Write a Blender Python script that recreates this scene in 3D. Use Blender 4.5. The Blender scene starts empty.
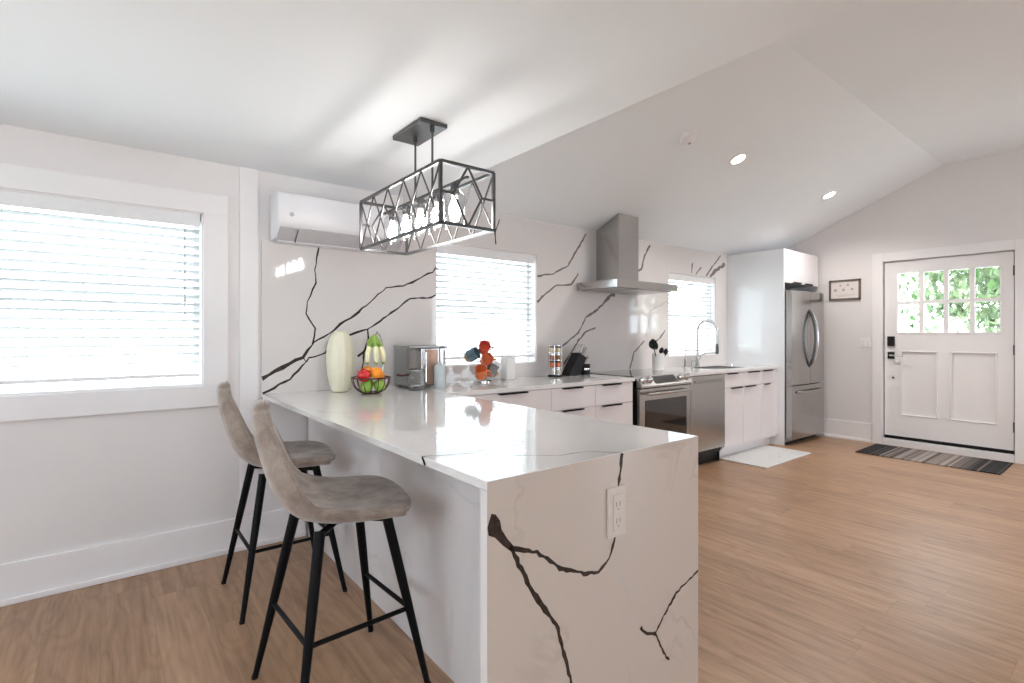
import bpy, bmesh, math, random
from mathutils import Vector, Matrix, Euler
random.seed(7)
S = bpy.context.scene
COL = S.collection

# ------------------------------------------------------------------ camera, world, exposure
cd = bpy.data.cameras.new('camera'); cam = bpy.data.objects.new('camera', cd); COL.objects.link(cam)
cam.location = (-0.732, -3.412, 1.282)
cam.rotation_euler = (math.pi/2, 0, 0.9039 - math.pi/2)
cd.sensor_width = 36; cd.lens = 36*512.15/1024; cd.shift_y = -0.00645; cd.clip_start = 0.05
S.camera = cam
W = bpy.data.worlds.new('daylight'); S.world = W; W.use_nodes = True
nt = W.node_tree; bg = nt.nodes['Background']
WORLD = 7.0
bg.inputs['Color'].default_value = (0.80, 0.90, 1.0, 1); bg.inputs['Strength'].default_value = WORLD
S.view_settings.view_transform = 'Standard'; S.view_settings.look = 'None'
S.view_settings.gamma = 1; S.view_settings.use_curve_mapping = False
S.view_settings.exposure = 0.17
S.cycles.max_bounces = 10; S.cycles.diffuse_bounces = 6; S.cycles.glossy_bounces = 4
S.cycles.transparent_max_bounces = 12; S.cycles.transmission_bounces = 8
S.cycles.use_denoising = True
S.cycles.sample_clamp_indirect = 6
S.cycles.caustics_reflective = False; S.cycles.caustics_refractive = False

sun = bpy.data.lights.new('sun', 'SUN'); sun.energy = 12; sun.angle = math.radians(3); sun.color = (1, .98, .95)
so_ = bpy.data.objects.new('sun', sun); so_.rotation_euler = Vector((-.30, .75, 1.15)).to_track_quat('Z', 'Y').to_euler(); COL.objects.link(so_)
def portal(name, loc, rot, sx, sy):
    l = bpy.data.lights.new(name, 'AREA'); l.shape = 'RECTANGLE'; l.size = sx; l.size_y = sy
    l.cycles.is_portal = True
    o = bpy.data.objects.new(name, l); o.location = loc; o.rotation_euler = rot; COL.objects.link(o)
H2 = math.pi/2
for i, (a, b, c, d) in enumerate([(-2.2, -.307, .99, 1.98), (1.22, 2.223, 1.036, 1.985), (4.168, 5.138, 1.036, 1.98)]):
    portal('sky_portal', ((a+b)/2, .16, (c+d)/2), (-H2, 0, 0), b-a, d-c)

# ------------------------------------------------------------------ materials
def mat(name, color=(.8, .8, .8), rough=.5, metal=0, emit=None, es=1, bump=None, spec=.5, var=0, vscale=20, coat=0, trans=None, alpha=None):
    m = bpy.data.materials.new(name); m.use_nodes = True
    n = m.node_tree.nodes; L = m.node_tree.links; p = n['Principled BSDF']
    p.inputs['Base Color'].default_value = (*color, 1)
    p.inputs['Roughness'].default_value = rough; p.inputs['Metallic'].default_value = metal
    p.inputs['Specular IOR Level'].default_value = spec
    p.inputs['Coat Weight'].default_value = coat
    if emit: p.inputs['Emission Color'].default_value = (*emit, 1); p.inputs['Emission Strength'].default_value = es
    tc = n.new('ShaderNodeTexCoord')
    if var:
        nz = n.new('ShaderNodeTexNoise'); nz.inputs['Scale'].default_value = vscale; nz.inputs['Detail'].default_value = 4
        L.new(tc.outputs['Object'], nz.inputs['Vector'])
        cr = n.new('ShaderNodeValToRGB'); L.new(nz.outputs['Fac'], cr.inputs['Fac'])
        cr.color_ramp.elements[0].position = .3; cr.color_ramp.elements[1].position = .7
        cr.color_ramp.elements[0].color = (*[max(0, c*(1-var)) for c in color], 1)
        cr.color_ramp.elements[1].color = (*[min(1, c*(1+var)) for c in color], 1)
        L.new(cr.outputs['Color'], p.inputs['Base Color'])
    if bump:
        sc, st = bump
        nz = n.new('ShaderNodeTexNoise'); nz.inputs['Scale'].default_value = sc; nz.inputs['Detail'].default_value = 5
        L.new(tc.outputs['Object'], nz.inputs['Vector'])
        bp = n.new('ShaderNodeBump'); bp.inputs['Strength'].default_value = st; bp.inputs['Distance'].default_value = .005
        L.new(nz.outputs['Fac'], bp.inputs['Height']); L.new(bp.outputs['Normal'], p.inputs['Normal'])
    return m

M = {}
M['wall'] = mat('wall_paint', (.77, .745, .742), .45, bump=(60, .04), var=.01, vscale=2)
M['ceil'] = mat('ceiling_paint', (.85, .885, .912), .7, bump=(40, .04), var=.01, vscale=1.5)
M['trim'] = mat('white_trim_paint', (.84, .825, .83), .35, var=.01, vscale=4)
M['cab'] = mat('white_gloss_lacquer', (.80, .77, .785), .12, coat=.3, var=.006, vscale=3)
M['panel'] = mat('white_gloss_panel', (.80, .82, .84), .10, coat=.4, var=.006, vscale=3)
M['vein'] = mat('dark_vein', (.035, .025, .022), .25, var=.4, vscale=60)
M['vein_soft'] = mat('grey_vein', (.19, .165, .155), .25, var=.25, vscale=60)
M['vein_faint'] = mat('faint_vein', (.55, .53, .52), .2, var=.1, vscale=60)
M['black'] = mat('black_metal', (.004, .004, .005), .5, spec=.15, var=.1, vscale=30)
M['blackpl'] = mat('black_plastic', (.008, .008, .009), .4, spec=.3, var=.1, vscale=30)
M['gun'] = mat('gunmetal', (.10, .10, .105), .35, metal=.7, var=.1, vscale=30)
M['steel'] = mat('brushed_steel', (.47, .46, .45), .22, metal=1, var=.03, vscale=40)
M['steel_d'] = mat('dark_steel', (.36, .355, .35), .28, metal=1, var=.03, vscale=40)
M['chrome'] = mat('chrome', (.72, .72, .72), .12, metal=1, var=.01)
M['nickel'] = mat('brushed_nickel', (.42, .42, .41), .25, metal=1, var=.02)
M['glassblack'] = mat('black_glass', (.012, .011, .011), .06, coat=.5, var=.1)
M['vinyl'] = mat('window_vinyl', (.82, .83, .84), .35, var=.005)
M['vase'] = mat('cream_ceramic', (.76, .74, .58), .35, var=.03, vscale=30)
M['white'] = mat('white_ceramic', (.82, .81, .80), .2, var=.01)
M['ac'] = mat('ac_white_plastic', (.80, .80, .83), .3, var=.005)
M['acgrey'] = mat('ac_grey_louver', (.50, .49, .51), .4, var=.02)
M['grey'] = mat('grey_print', (.35, .33, .33), .6, var=.05)
M['paper'] = mat('paper', (.72, .68, .66), .8, var=.02)
M['framewood'] = mat('dark_frame', (.13, .10, .09), .5, var=.2)
M['red'] = mat('red_skin', (.55, .02, .02), .2, var=.35, vscale=12, coat=.3)
M['orange'] = mat('orange_peel', (.95, .32, .02), .4, bump=(200, .3), var=.08)
M['green'] = mat('green_skin', (.24, .42, .06), .25, var=.25, vscale=14)
M['banana'] = mat('pale_banana', (.80, .80, .52), .45, var=.12, vscale=10)
M['bangreen'] = mat('green_banana_tip', (.22, .36, .06), .45, var=.2, vscale=20)
M['maroon'] = mat('dark_maroon_wire', (.06, .008, .012), .3, var=.1)
M['teal'] = mat('slate_blue_glaze', (.10, .17, .21), .2, var=.15)
M['tan'] = mat('tan_glaze', (.42, .27, .16), .3, var=.15)
M['rosered'] = mat('coral_red_glaze', (.70, .12, .07), .25, var=.15)
M['orangeglaze'] = mat('orange_glaze', (.72, .20, .07), .25, var=.15)
M['greyglaze'] = mat('grey_glaze', (.20, .22, .23), .25, var=.15)
M['warmbrown'] = mat('warm_brown', (.46, .30, .23), .3, metal=.3, var=.15, vscale=14)
M['paleblue'] = mat('pale_blue_grey', (.50, .56, .57), .25, var=.06)
M['cream'] = mat('cream_spice', (.72, .62, .38), .5, var=.2, vscale=80)
M['brown'] = mat('brown_spice', (.33, .14, .05), .5, var=.2, vscale=80)
M['paprika'] = mat('paprika_spice', (.72, .20, .08), .5, var=.2, vscale=80)
M['salt'] = mat('white_spice', (.75, .70, .62), .5, var=.1, vscale=80)
M['bounceground'] = mat('pale_bounce_ground', (.70, .70, .68), .9, var=.1, vscale=3)  # made pale so the ground throws daylight up to the ceiling
M['bark'] = mat('bark', (.12, .08, .055), .9, bump=(20, .6), var=.3)
M['paving'] = mat('pale_paving', (.62, .62, .60), .8, var=.06, vscale=3)

def slat_mat():
    m = bpy.data.materials.new('blind_slat'); m.use_nodes = True
    n = m.node_tree.nodes; L = m.node_tree.links; n.clear()
    o = n.new('ShaderNodeOutputMaterial'); d = n.new('ShaderNodeBsdfDiffuse'); t = n.new('ShaderNodeBsdfTranslucent')
    nz = n.new('ShaderNodeTexNoise'); nz.inputs['Scale'].default_value = 3
    cr = n.new('ShaderNodeValToRGB'); cr.color_ramp.elements[0].color = (.56, .58, .59, 1); cr.color_ramp.elements[1].color = (.62, .64, .65, 1)
    L.new(nz.outputs['Fac'], cr.inputs['Fac']); L.new(cr.outputs[0], d.inputs[0]); L.new(cr.outputs[0], t.inputs[0])
    x = n.new('ShaderNodeMixShader'); x.inputs[0].default_value = .12
    L.new(d.outputs[0], x.inputs[1]); L.new(t.outputs[0], x.inputs[2]); L.new(x.outputs[0], o.inputs[0]); return m
M['slat'] = slat_mat()

def glass_mat(name, tint=(1, 1, 1), gl=.08, rough=.02):
    m = bpy.data.materials.new(name); m.use_nodes = True
    n = m.node_tree.nodes; L = m.node_tree.links; n.clear()
    o = n.new('ShaderNodeOutputMaterial'); t = n.new('ShaderNodeBsdfTransparent'); g = n.new('ShaderNodeBsdfGlossy')
    t.inputs[0].default_value = (*tint, 1); g.inputs['Roughness'].default_value = rough
    lw = n.new('ShaderNodeLayerWeight'); lw.inputs[0].default_value = .3
    mu = n.new('ShaderNodeMath'); mu.operation = 'MULTIPLY_ADD'; mu.inputs[1].default_value = .5; mu.inputs[2].default_value = gl
    L.new(lw.outputs['Facing'], mu.inputs[0])
    x = n.new('ShaderNodeMixShader'); L.new(mu.outputs[0], x.inputs[0])
    L.new(t.outputs[0], x.inputs[1]); L.new(g.outputs[0], x.inputs[2]); L.new(x.outputs[0], o.inputs[0]); return m
M['glass'] = glass_mat('window_glass', (.97, .99, .98), .03)
M['shade'] = glass_mat('clear_glass_shade', (.93, .94, .95), .12)
M['jarglass'] = glass_mat('jar_glass', (.80, .84, .85), .15)
M['bulb'] = mat('lit_bulb', (1, 1, 1), .3, emit=(1, .95, .90), es=75)
M['led'] = mat('lit_led_disc', (1, 1, 1), .3, emit=(1, .95, .88), es=14)

def marble(name, base=(.80, .79, .78), vein=(.62, .60, .58), scale=2.2, rough=.08, amt=.5, coat=.3):
    m = bpy.data.materials.new(name); m.use_nodes = True
    n = m.node_tree.nodes; L = m.node_tree.links; p = n['Principled BSDF']
    tc = n.new('ShaderNodeTexCoord')
    nz = n.new('ShaderNodeTexNoise'); nz.inputs['Scale'].default_value = scale; nz.inputs['Detail'].default_value = 6; nz.inputs['Distortion'].default_value = 1.2
    L.new(tc.outputs['Object'], nz.inputs['Vector'])
    # thin ridges where the noise crosses .5
    s = n.new('ShaderNodeMath'); s.operation = 'SUBTRACT'; s.inputs[1].default_value = .5; L.new(nz.outputs['Fac'], s.inputs[0])
    ab = n.new('ShaderNodeMath'); ab.operation = 'ABSOLUTE'; L.new(s.outputs[0], ab.inputs[0])
    cr = n.new('ShaderNodeMapRange'); cr.inputs['From Min'].default_value = 0; cr.inputs['From Max'].default_value = .02
    cr.inputs['To Min'].default_value = 1; cr.inputs['To Max'].default_value = 0; L.new(ab.outputs[0], cr.inputs['Value'])
    n2 = n.new('ShaderNodeTexNoise'); n2.inputs['Scale'].default_value = scale*.8; L.new(tc.outputs['Object'], n2.inputs['Vector'])
    r2 = n.new('ShaderNodeMapRange'); r2.inputs['From Min'].default_value = .5; r2.inputs['From Max'].default_value = .7; L.new(n2.outputs['Fac'], r2.inputs['Value'])
    mu = n.new('ShaderNodeMath'); mu.operation = 'MULTIPLY'; L.new(cr.outputs[0], mu.inputs[0]); L.new(r2.outputs[0], mu.inputs[1])
    m2 = n.new('ShaderNodeMath'); m2.operation = 'MULTIPLY'; m2.inputs[1].default_value = amt; L.new(mu.outputs[0], m2.inputs[0])
    mx = n.new('ShaderNodeMix'); mx.data_type = 'RGBA'; mx.inputs['A'].default_value = (*base, 1); mx.inputs['B'].default_value = (*vein, 1)
    L.new(m2.outputs[0], mx.inputs['Factor']); L.new(mx.outputs['Result'], p.inputs['Base Color'])
    p.inputs['Roughness'].default_value = rough; p.inputs['Coat Weight'].default_value = coat; p.inputs['Coat Roughness'].default_value = .03
    return m
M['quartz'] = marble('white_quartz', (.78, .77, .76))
M['splash'] = marble('backsplash_slab', (.70, .67, .66), (.6, .58, .56), 1.3, .05, .35)
M['basepanel'] = marble('greyed_quartz_panel', (.76, .75, .76), (.58, .57, .57), 1.6, .10, .7)
M['waterfall'] = marble('waterfall_quartz_shaded', (.62, .55, .49), (.44, .38, .32), 2.6, .12, .6)  # same quartz as the top; the dimmer front is put into its colour
M['rugmarble'] = marble('marble_print_mat', (.66, .67, .67), (.34, .37, .40), 5, .5, 1.0, 0)

def floor_mat():
    m = bpy.data.materials.new('oak_plank_floor'); m.use_nodes = True
    n = m.node_tree.nodes; L = m.node_tree.links; p = n['Principled BSDF']
    tc = n.new('ShaderNodeTexCoord'); sp = n.new('ShaderNodeSeparateXYZ'); L.new(tc.outputs['Object'], sp.inputs[0])
    def math_(op, a, b=None):
        k = n.new('ShaderNodeMath'); k.operation = op
        for i, v in enumerate((a, b)):
            if v is None: continue
            if isinstance(v, (int, float)): k.inputs[i].default_value = v
            else: L.new(v, k.inputs[i])
        return k.outputs[0]
    PW, PL = .19, 1.5
    u = math_('DIVIDE', sp.outputs['X'], PW); iu = math_('FLOOR', u); fu = math_('SUBTRACT', u, iu)
    wn = n.new('ShaderNodeTexWhiteNoise'); wn.noise_dimensions = '1D'; L.new(iu, wn.inputs['W'])
    v0 = math_('DIVIDE', sp.outputs['Y'], PL); v = math_('ADD', v0, math_('MULTIPLY', wn.outputs['Value'], 7.3)); iv = math_('FLOOR', v); fv = math_('SUBTRACT', v, iv)
    cid = n.new('ShaderNodeCombineXYZ'); L.new(iu, cid.inputs[0]); L.new(iv, cid.inputs[1])
    w2 = n.new('ShaderNodeTexWhiteNoise'); w2.noise_dimensions = '3D'; L.new(cid.outputs[0], w2.inputs['Vector'])
    # grain coordinates: stretched along the plank, offset per plank
    gx = math_('ADD', sp.outputs['X'], math_('MULTIPLY', w2.outputs['Value'], 13.7))
    gy = math_('MULTIPLY', sp.outputs['Y'], .06)
    gc = n.new('ShaderNodeCombineXYZ'); L.new(gx, gc.inputs[0]); L.new(gy, gc.inputs[1]); L.new(w2.outputs['Value'], gc.inputs[2])
    g1 = n.new('ShaderNodeTexNoise'); g1.inputs['Scale'].default_value = 34; g1.inputs['Detail'].default_value = 6; g1.inputs['Roughness'].default_value = .6; L.new(gc.outputs[0], g1.inputs['Vector'])
    # cathedral rings
    gc2 = n.new('ShaderNodeCombineXYZ'); L.new(gx, gc2.inputs[0]); L.new(math_('MULTIPLY', sp.outputs['Y'], .22), gc2.inputs[1]); L.new(w2.outputs['Value'], gc2.inputs[2])
    g2 = n.new('ShaderNodeTexNoise'); g2.inputs['Scale'].default_value = 5.5; g2.inputs['Detail'].default_value = 1.5; L.new(gc2.outputs[0], g2.inputs['Vector'])
    ring = math_('SINE', math_('MULTIPLY', g2.outputs['Fac'], 95))
    rr = math_('MULTIPLY', math_('ADD', ring, 1), .5); rr = math_('POWER', rr, 2.5)
    a = n.new('ShaderNodeMapRange'); a.inputs['From Min'].default_value = .28; a.inputs['From Max'].default_value = .74; L.new(g1.outputs['Fac'], a.inputs['Value'])
    t = math_('ADD', math_('MULTIPLY', a.outputs[0], .70), math_('MULTIPLY', rr, .15))
    t = math_('ADD', t, math_('MULTIPLY', w2.outputs['Value'], .30))
    cr = n.new('ShaderNodeValToRGB'); L.new(t, cr.inputs['Fac'])
    e = cr.color_ramp.elements; e[0].position = 0.05; e[0].color = (*FL[0], 1); e[1].position = 1.0; e[1].color = (*FL[2], 1)
    k = e.new(.5); k.color = (*FL[1], 1)
    d1 = math_('MINIMUM', fu, math_('SUBTRACT', 1, fu)); d1 = math_('MULTIPLY', d1, PW)
    d2 = math_('MINIMUM', fv, math_('SUBTRACT', 1, fv)); d2 = math_('MULTIPLY', d2, PL)
    dd = math_('MINIMUM', d1, d2); sm = n.new('ShaderNodeMapRange'); sm.inputs['From Max'].default_value = .0018; sm.inputs['To Min'].default_value = .62; L.new(dd, sm.inputs['Value'])
    mx = n.new('ShaderNodeMix'); mx.data_type = 'RGBA'; mx.blend_type = 'MULTIPLY'; mx.inputs['Factor'].default_value = 1
    L.new(cr.outputs[0], mx.inputs['A'])
    cc = n.new('ShaderNodeCombineColor'); [L.new(sm.outputs[0], cc.inputs[i]) for i in range(3)]; L.new(cc.outputs[0], mx.inputs['B'])
    L.new(mx.outputs['Result'], p.inputs['Base Color'])
    p.inputs['Roughness'].default_value = .34
    bp = n.new('ShaderNodeBump'); bp.inputs['Strength'].default_value = .12; bp.inputs['Distance'].default_value = .002; L.new(g1.outputs['Fac'], bp.inputs['Height']); L.new(bp.outputs[0], p.inputs['Normal'])
    return m
FL = [(.50, .31, .19), (.38, .227, .132), (.215, .118, .065)]
M['floor'] = floor_mat()

def fabric():
    m = bpy.data.materials.new('taupe_suede'); m.use_nodes = True
    n = m.node_tree.nodes; L = m.node_tree.links; p = n['Principled BSDF']
    tc = n.new('ShaderNodeTexCoord')
    a = n.new('ShaderNodeTexNoise'); a.inputs['Scale'].default_value = 14; a.inputs['Detail'].default_value = 6; a.inputs['Distortion'].default_value = .6
    b = n.new('ShaderNodeTexNoise'); b.inputs['Scale'].default_value = 260; b.inputs['Detail'].default_value = 2
    L.new(tc.outputs['Object'], a.inputs['Vector']); L.new(tc.outputs['Object'], b.inputs['Vector'])
    cr = n.new('ShaderNodeValToRGB'); L.new(a.outputs['Fac'], cr.inputs['Fac'])
    cr.color_ramp.elements[0].position = .3; cr.color_ramp.elements[0].color = (.22, .17, .14, 1)
    cr.color_ramp.elements[1].position = .72; cr.color_ramp.elements[1].color = (.43, .365, .31, 1)
    mx = n.new('ShaderNodeMix'); mx.data_type = 'RGBA'; mx.blend_type = 'OVERLAY'; mx.inputs['Factor'].default_value = .35
    L.new(cr.outputs[0], mx.inputs['A']); L.new(b.outputs['Fac'], mx.inputs['B']); L.new(mx.outputs['Result'], p.inputs['Base Color'])
    p.inputs['Roughness'].default_value = .85; p.inputs['Sheen Weight'].default_value = .45; p.inputs['Sheen Roughness'].default_value = .4
    bp = n.new('ShaderNodeBump'); bp.inputs['Strength'].default_value = .25; bp.inputs['Distance'].default_value = .002; L.new(b.outputs['Fac'], bp.inputs['Height']); L.new(bp.outputs[0], p.inputs['Normal'])
    return m
M['fabric'] = fabric()

def stripes():
    m = bpy.data.materials.new('striped_mat'); m.use_nodes = True
    n = m.node_tree.nodes; L = m.node_tree.links; p = n['Principled BSDF']
    tc = n.new('ShaderNodeTexCoord'); sp = n.new('ShaderNodeSeparateXYZ'); L.new(tc.outputs['Object'], sp.inputs[0])
    nz = n.new('ShaderNodeTexNoise'); nz.noise_dimensions = '1D'; nz.inputs['Scale'].default_value = 22; nz.inputs['Detail'].default_value = 3
    L.new(sp.outputs['Y'], nz.inputs['W'])
    # lighter middle, black ends
    ab = n.new('ShaderNodeMath'); ab.operation = 'ABSOLUTE'; L.new(sp.outputs['Y'], ab.inputs[0])
    mr = n.new('ShaderNodeMapRange'); mr.inputs['From Min'].default_value = .20; mr.inputs['From Max'].default_value = .56; mr.inputs['To Min'].default_value = .10; mr.inputs['To Max'].default_value = -.28
    L.new(ab.outputs[0], mr.inputs['Value'])
    ad = n.new('ShaderNodeMath'); L.new(nz.outputs['Fac'], ad.inputs[0]); L.new(mr.outputs[0], ad.inputs[1])
    cr = n.new('ShaderNodeValToRGB'); cr.color_ramp.interpolation = 'LINEAR'; L.new(ad.outputs[0], cr.inputs['Fac'])
    e = cr.color_ramp.elements; e[0].position = .36; e[0].color = (.012, .012, .014, 1); e[1].position = .72; e[1].color = (.40, .35, .32, 1)
    k = e.new(.52); k.color = (.15, .125, .115, 1)
    L.new(cr.outputs[0], p.inputs['Base Color']); p.inputs['Roughness'].default_value = .9
    return m
M['stripes'] = stripes()

def leafmat(name, c1, c2):
    m = bpy.data.materials.new(name); m.use_nodes = True
    n = m.node_tree.nodes; L = m.node_tree.links; n.clear()
    o = n.new('ShaderNodeOutputMaterial'); d = n.new('ShaderNodeBsdfDiffuse'); t = n.new('ShaderNodeBsdfTranslucent')
    tc = n.new('ShaderNodeTexCoord'); nz = n.new('ShaderNodeTexNoise'); nz.inputs['Scale'].default_value = 3; L.new(tc.outputs['Object'], nz.inputs['Vector'])
    cr = n.new('ShaderNodeValToRGB'); cr.color_ramp.elements[0].position = .35; cr.color_ramp.elements[1].position = .65
    cr.color_ramp.elements[0].color = (*c1, 1); cr.color_ramp.elements[1].color = (*c2, 1)
    L.new(nz.outputs['Fac'], cr.inputs['Fac']); L.new(cr.outputs[0], d.inputs[0]); L.new(cr.outputs[0], t.inputs[0])
    x = n.new('ShaderNodeMixShader'); x.inputs[0].default_value = .5
    L.new(d.outputs[0], x.inputs[1]); L.new(t.outputs[0], x.inputs[2]); L.new(x.outputs[0], o.inputs[0]); return m
M['leaf'] = leafmat('leaf_green', (.035, .10, .03), (.17, .25, .11))
M['leafpale'] = leafmat('leaf_pale', (.12, .18, .10), (.30, .36, .22))

# ------------------------------------------------------------------ mesh helpers
class MB:
    def __init__(s, T=None): s.v = []; s.f = []; s.m = []; s.mats = []; s.T = T
    def mi(s, m):
        if m not in s.mats: s.mats.append(m)
        return s.mats.index(m)
    def add(s, vs, fs, m):
        b = len(s.v); k = s.mi(m)
        s.v += [tuple(s.T @ Vector(p)) if s.T else tuple(p) for p in vs]
        s.f += [tuple(b+i for i in f) for f in fs]; s.m += [k]*len(fs); return s
    def box(s, x0, x1, y0, y1, z0, z1, m, b=0):
        if x0 > x1: x0, x1 = x1, x0
        if y0 > y1: y0, y1 = y1, y0
        if z0 > z1: z0, z1 = z1, z0
        if b <= 0:
            vs = [(x0, y0, z0), (x1, y0, z0), (x1, y1, z0), (x0, y1, z0), (x0, y0, z1), (x1, y0, z1), (x1, y1, z1), (x0, y1, z1)]
            return s.add(vs, [(0, 3, 2, 1), (4, 5, 6, 7), (0, 1, 5, 4), (1, 2, 6, 5), (2, 3, 7, 6), (3, 0, 4, 7)], m)
        bm = bmesh.new(); bmesh.ops.create_cube(bm, size=1)
        for v in bm.verts: v.co = Vector(((x0+x1)/2+v.co.x*(x1-x0), (y0+y1)/2+v.co.y*(y1-y0), (z0+z1)/2+v.co.z*(z1-z0)))
        b = min(b, .49*min(x1-x0, y1-y0, z1-z0))
        bmesh.ops.bevel(bm, geom=bm.edges[:], offset=b, segments=2, affect='EDGES', profile=.5)
        return s.bm(bm, m)
    def bm(s, bm, m):
        bm.verts.index_update()
        s.add([v.co.copy() for v in bm.verts], [tuple(v.index for v in f.verts) for f in bm.faces], m); bm.free(); return s
    def tube(s, pts, r, m, seg=10, caps=True, closed=False):
        pts = [Vector(p) for p in pts]; n = len(pts); rs = r if isinstance(r, (list, tuple)) else [r]*n
        vs = []; fs = []; up = None
        for i, p in enumerate(pts):
            a = pts[(i-1) % n] if (i or closed) else p; b = pts[(i+1) % n] if (i < n-1 or closed) else p
            t = (b-a).normalized()
            if up is None:
                up = Vector((0, 0, 1)) if abs(t.z) < .9 else Vector((1, 0, 0))
            x = (up - t*up.dot(t)).normalized(); up = x; y = t.cross(x)
            for k in range(seg):
                an = 2*math.pi*k/seg; vs.append(p + (x*math.cos(an)+y*math.sin(an))*rs[i])
        R = n if closed else n-1
        for i in range(R):
            j = (i+1) % n
            for k in range(seg):
                k2 = (k+1) % seg; fs.append((i*seg+k, i*seg+k2, j*seg+k2, j*seg+k))
        if caps and not closed:
            fs.append(tuple(range(seg))[::-1]); fs.append(tuple((n-1)*seg+k for k in range(seg)))
        return s.add(vs, fs, m)
    def lathe(s, prof, m, c=(0, 0, 0), seg=28, T=None, star=None, caps=True):
        vs = []; fs = []; c = Vector(c)
        for (r, z) in prof:
            for k in range(seg):
                an = 2*math.pi*k/seg; rr = r*(1 + (star[1]*math.cos(star[0]*an) if star else 0))
                p = Vector((rr*math.cos(an), rr*math.sin(an), z)); p = T @ p if T else p
                vs.append(c+p)
        for i in range(len(prof)-1):
            for k in range(seg):
                k2 = (k+1) % seg; fs.append((i*seg+k, i*seg+k2, (i+1)*seg+k2, (i+1)*seg+k))
        if caps and prof[0][0] > 1e-5: fs.append(tuple(range(seg))[::-1])
        if caps and prof[-1][0] > 1e-5: fs.append(tuple((len(prof)-1)*seg+k for k in range(seg)))
        return s.add(vs, fs, m)
    def vein(s, pts, w, m, fn, jag=.004, step=.035, off=.0006):
        # a jagged ribbon inlaid in a slab; fn maps (a, b, off) to a point of the face
        P = [Vector(p) for p in pts]; W_ = w if isinstance(w, (list, tuple)) else [w]*len(P)
        q = []; ws = []
        for i in range(len(P)-1):
            d = P[i+1]-P[i]; n_ = max(1, int(d.length/step))
            for k in range(n_):
                t = k/n_; nrm = Vector((-d.y, d.x)).normalized()
                q.append(P[i]+d*t+(nrm*random.uniform(-jag, jag) if (i or k) else Vector((0, 0)))); ws.append(W_[i]*(1-t)+W_[i+1]*t)
        q.append(P[-1]); ws.append(W_[-1])
        vs = []
        for i, p in enumerate(q):
            d = (q[min(i+1, len(q)-1)]-q[max(i-1, 0)]).normalized(); nrm = Vector((-d.y, d.x)); ww = ws[i]*random.uniform(.6, 1.35)/2
            vs += [fn(*(p+nrm*ww), off), fn(*(p-nrm*ww*random.uniform(.7, 1.3)), off)]
        fs = [(2*i, 2*i+1, 2*i+3, 2*i+2) for i in range(len(q)-1)]
        return s.add(vs, fs, m)
    def ob(s, name, parent=None, smooth=False, recalc=False):
        me = bpy.data.meshes.new(name); me.from_pydata(s.v, [], s.f)
        for m in s.mats: me.materials.append(m if not isinstance(m, str) else M[m])
        me.polygons.foreach_set('material_index', s.m)
        if smooth is not False:
            me.polygons.foreach_set('use_smooth', [True]*len(s.f))
        if recalc:
            bm = bmesh.new(); bm.from_mesh(me); bmesh.ops.recalc_face_normals(bm, faces=bm.faces); bm.to_mesh(me); bm.free()
        me.update()
        o = bpy.data.objects.new(name, me); COL.objects.link(o)
        if smooth is not False: me.set_sharp_from_angle(angle=math.radians(smooth if smooth is not True else 40))
        if parent:
            o.parent = parent; o.matrix_parent_inverse = Matrix.LocRotScale(parent.location, parent.rotation_euler, None).inverted() if not getattr(s, 'local', False) else Matrix()
        return o
def LMB(T=None):
    b = MB(T); b.local = True; return b

def thing(name, label, cat, loc=(0, 0, 0), group=None, rz=0):
    o = bpy.data.objects.new(name, None); o.empty_display_size = .05; COL.objects.link(o)
    o.location = loc; o.rotation_euler = (0, 0, rz); o['label'] = label; o['category'] = cat
    if group: o['group'] = group
    return o
def tag(o, label, cat, group=None):
    o['label'] = label; o['category'] = cat
    if group: o['group'] = group
    return o
def struct(o, label=None, cat=None):
    o['kind'] = 'structure'
    if label: o['label'] = label
    if cat: o['category'] = cat
    return o
def dup(root, label=None, loc=None, rot=None, group=None):
    r = root.copy(); COL.objects.link(r)
    if loc is not None: r.location = loc
    if rot is not None: r.rotation_euler = rot
    if label: r['label'] = label
    if group: r['group'] = group
    for ch in list(root.children):
        c = ch.copy(); COL.objects.link(c); c.parent = r; c.matrix_parent_inverse = ch.matrix_parent_inverse.copy()
        for g in list(ch.children):
            d = g.copy(); COL.objects.link(d); d.parent = c; d.matrix_parent_inverse = g.matrix_parent_inverse.copy()
    return r

# ------------------------------------------------------------------ room shell
X1 = 6.408          # entry wall
XL = -3.6; YB = -6.6; XC = 1.06; ZC = 2.285; YR = -1.93; ZR = 3.133; T_ = .15
o = MB().box(XL, X1+T_, YB, T_, -.08, 0, 'floor').ob('floor'); struct(o, 'oak toned plank floor laid towards the window wall', 'floor')

WIN = [(-2.2, -.307, .99, 1.98), (1.22, 2.223, 1.036, 1.985), (4.168, 5.138, 1.036, 1.98)]
def holed(mb, a0, a1, z0, z1, holes, put, m):
    xs = sorted({a0, a1, *[h[0] for h in holes], *[h[1] for h in holes]})
    for i in range(len(xs)-1):
        xa, xb = xs[i], xs[i+1]; hh = sorted([(h[2], h[3]) for h in holes if h[0] <= xa+1e-6 and h[1] >= xb-1e-6]); z = z0
        for (b, t) in hh: put(mb, xa, xb, z, b, m); z = t
        put(mb, xa, xb, z, z1, m)
w = MB(); holed(w, XL, X1, 0, 2.31, WIN, lambda b, a, c, d, e, m: b.box(a, c, 0, T_, d, e, m), 'wall')
struct(w.ob('wall_window_side'), 'off white wall with three blinded windows', 'wall')
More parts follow.
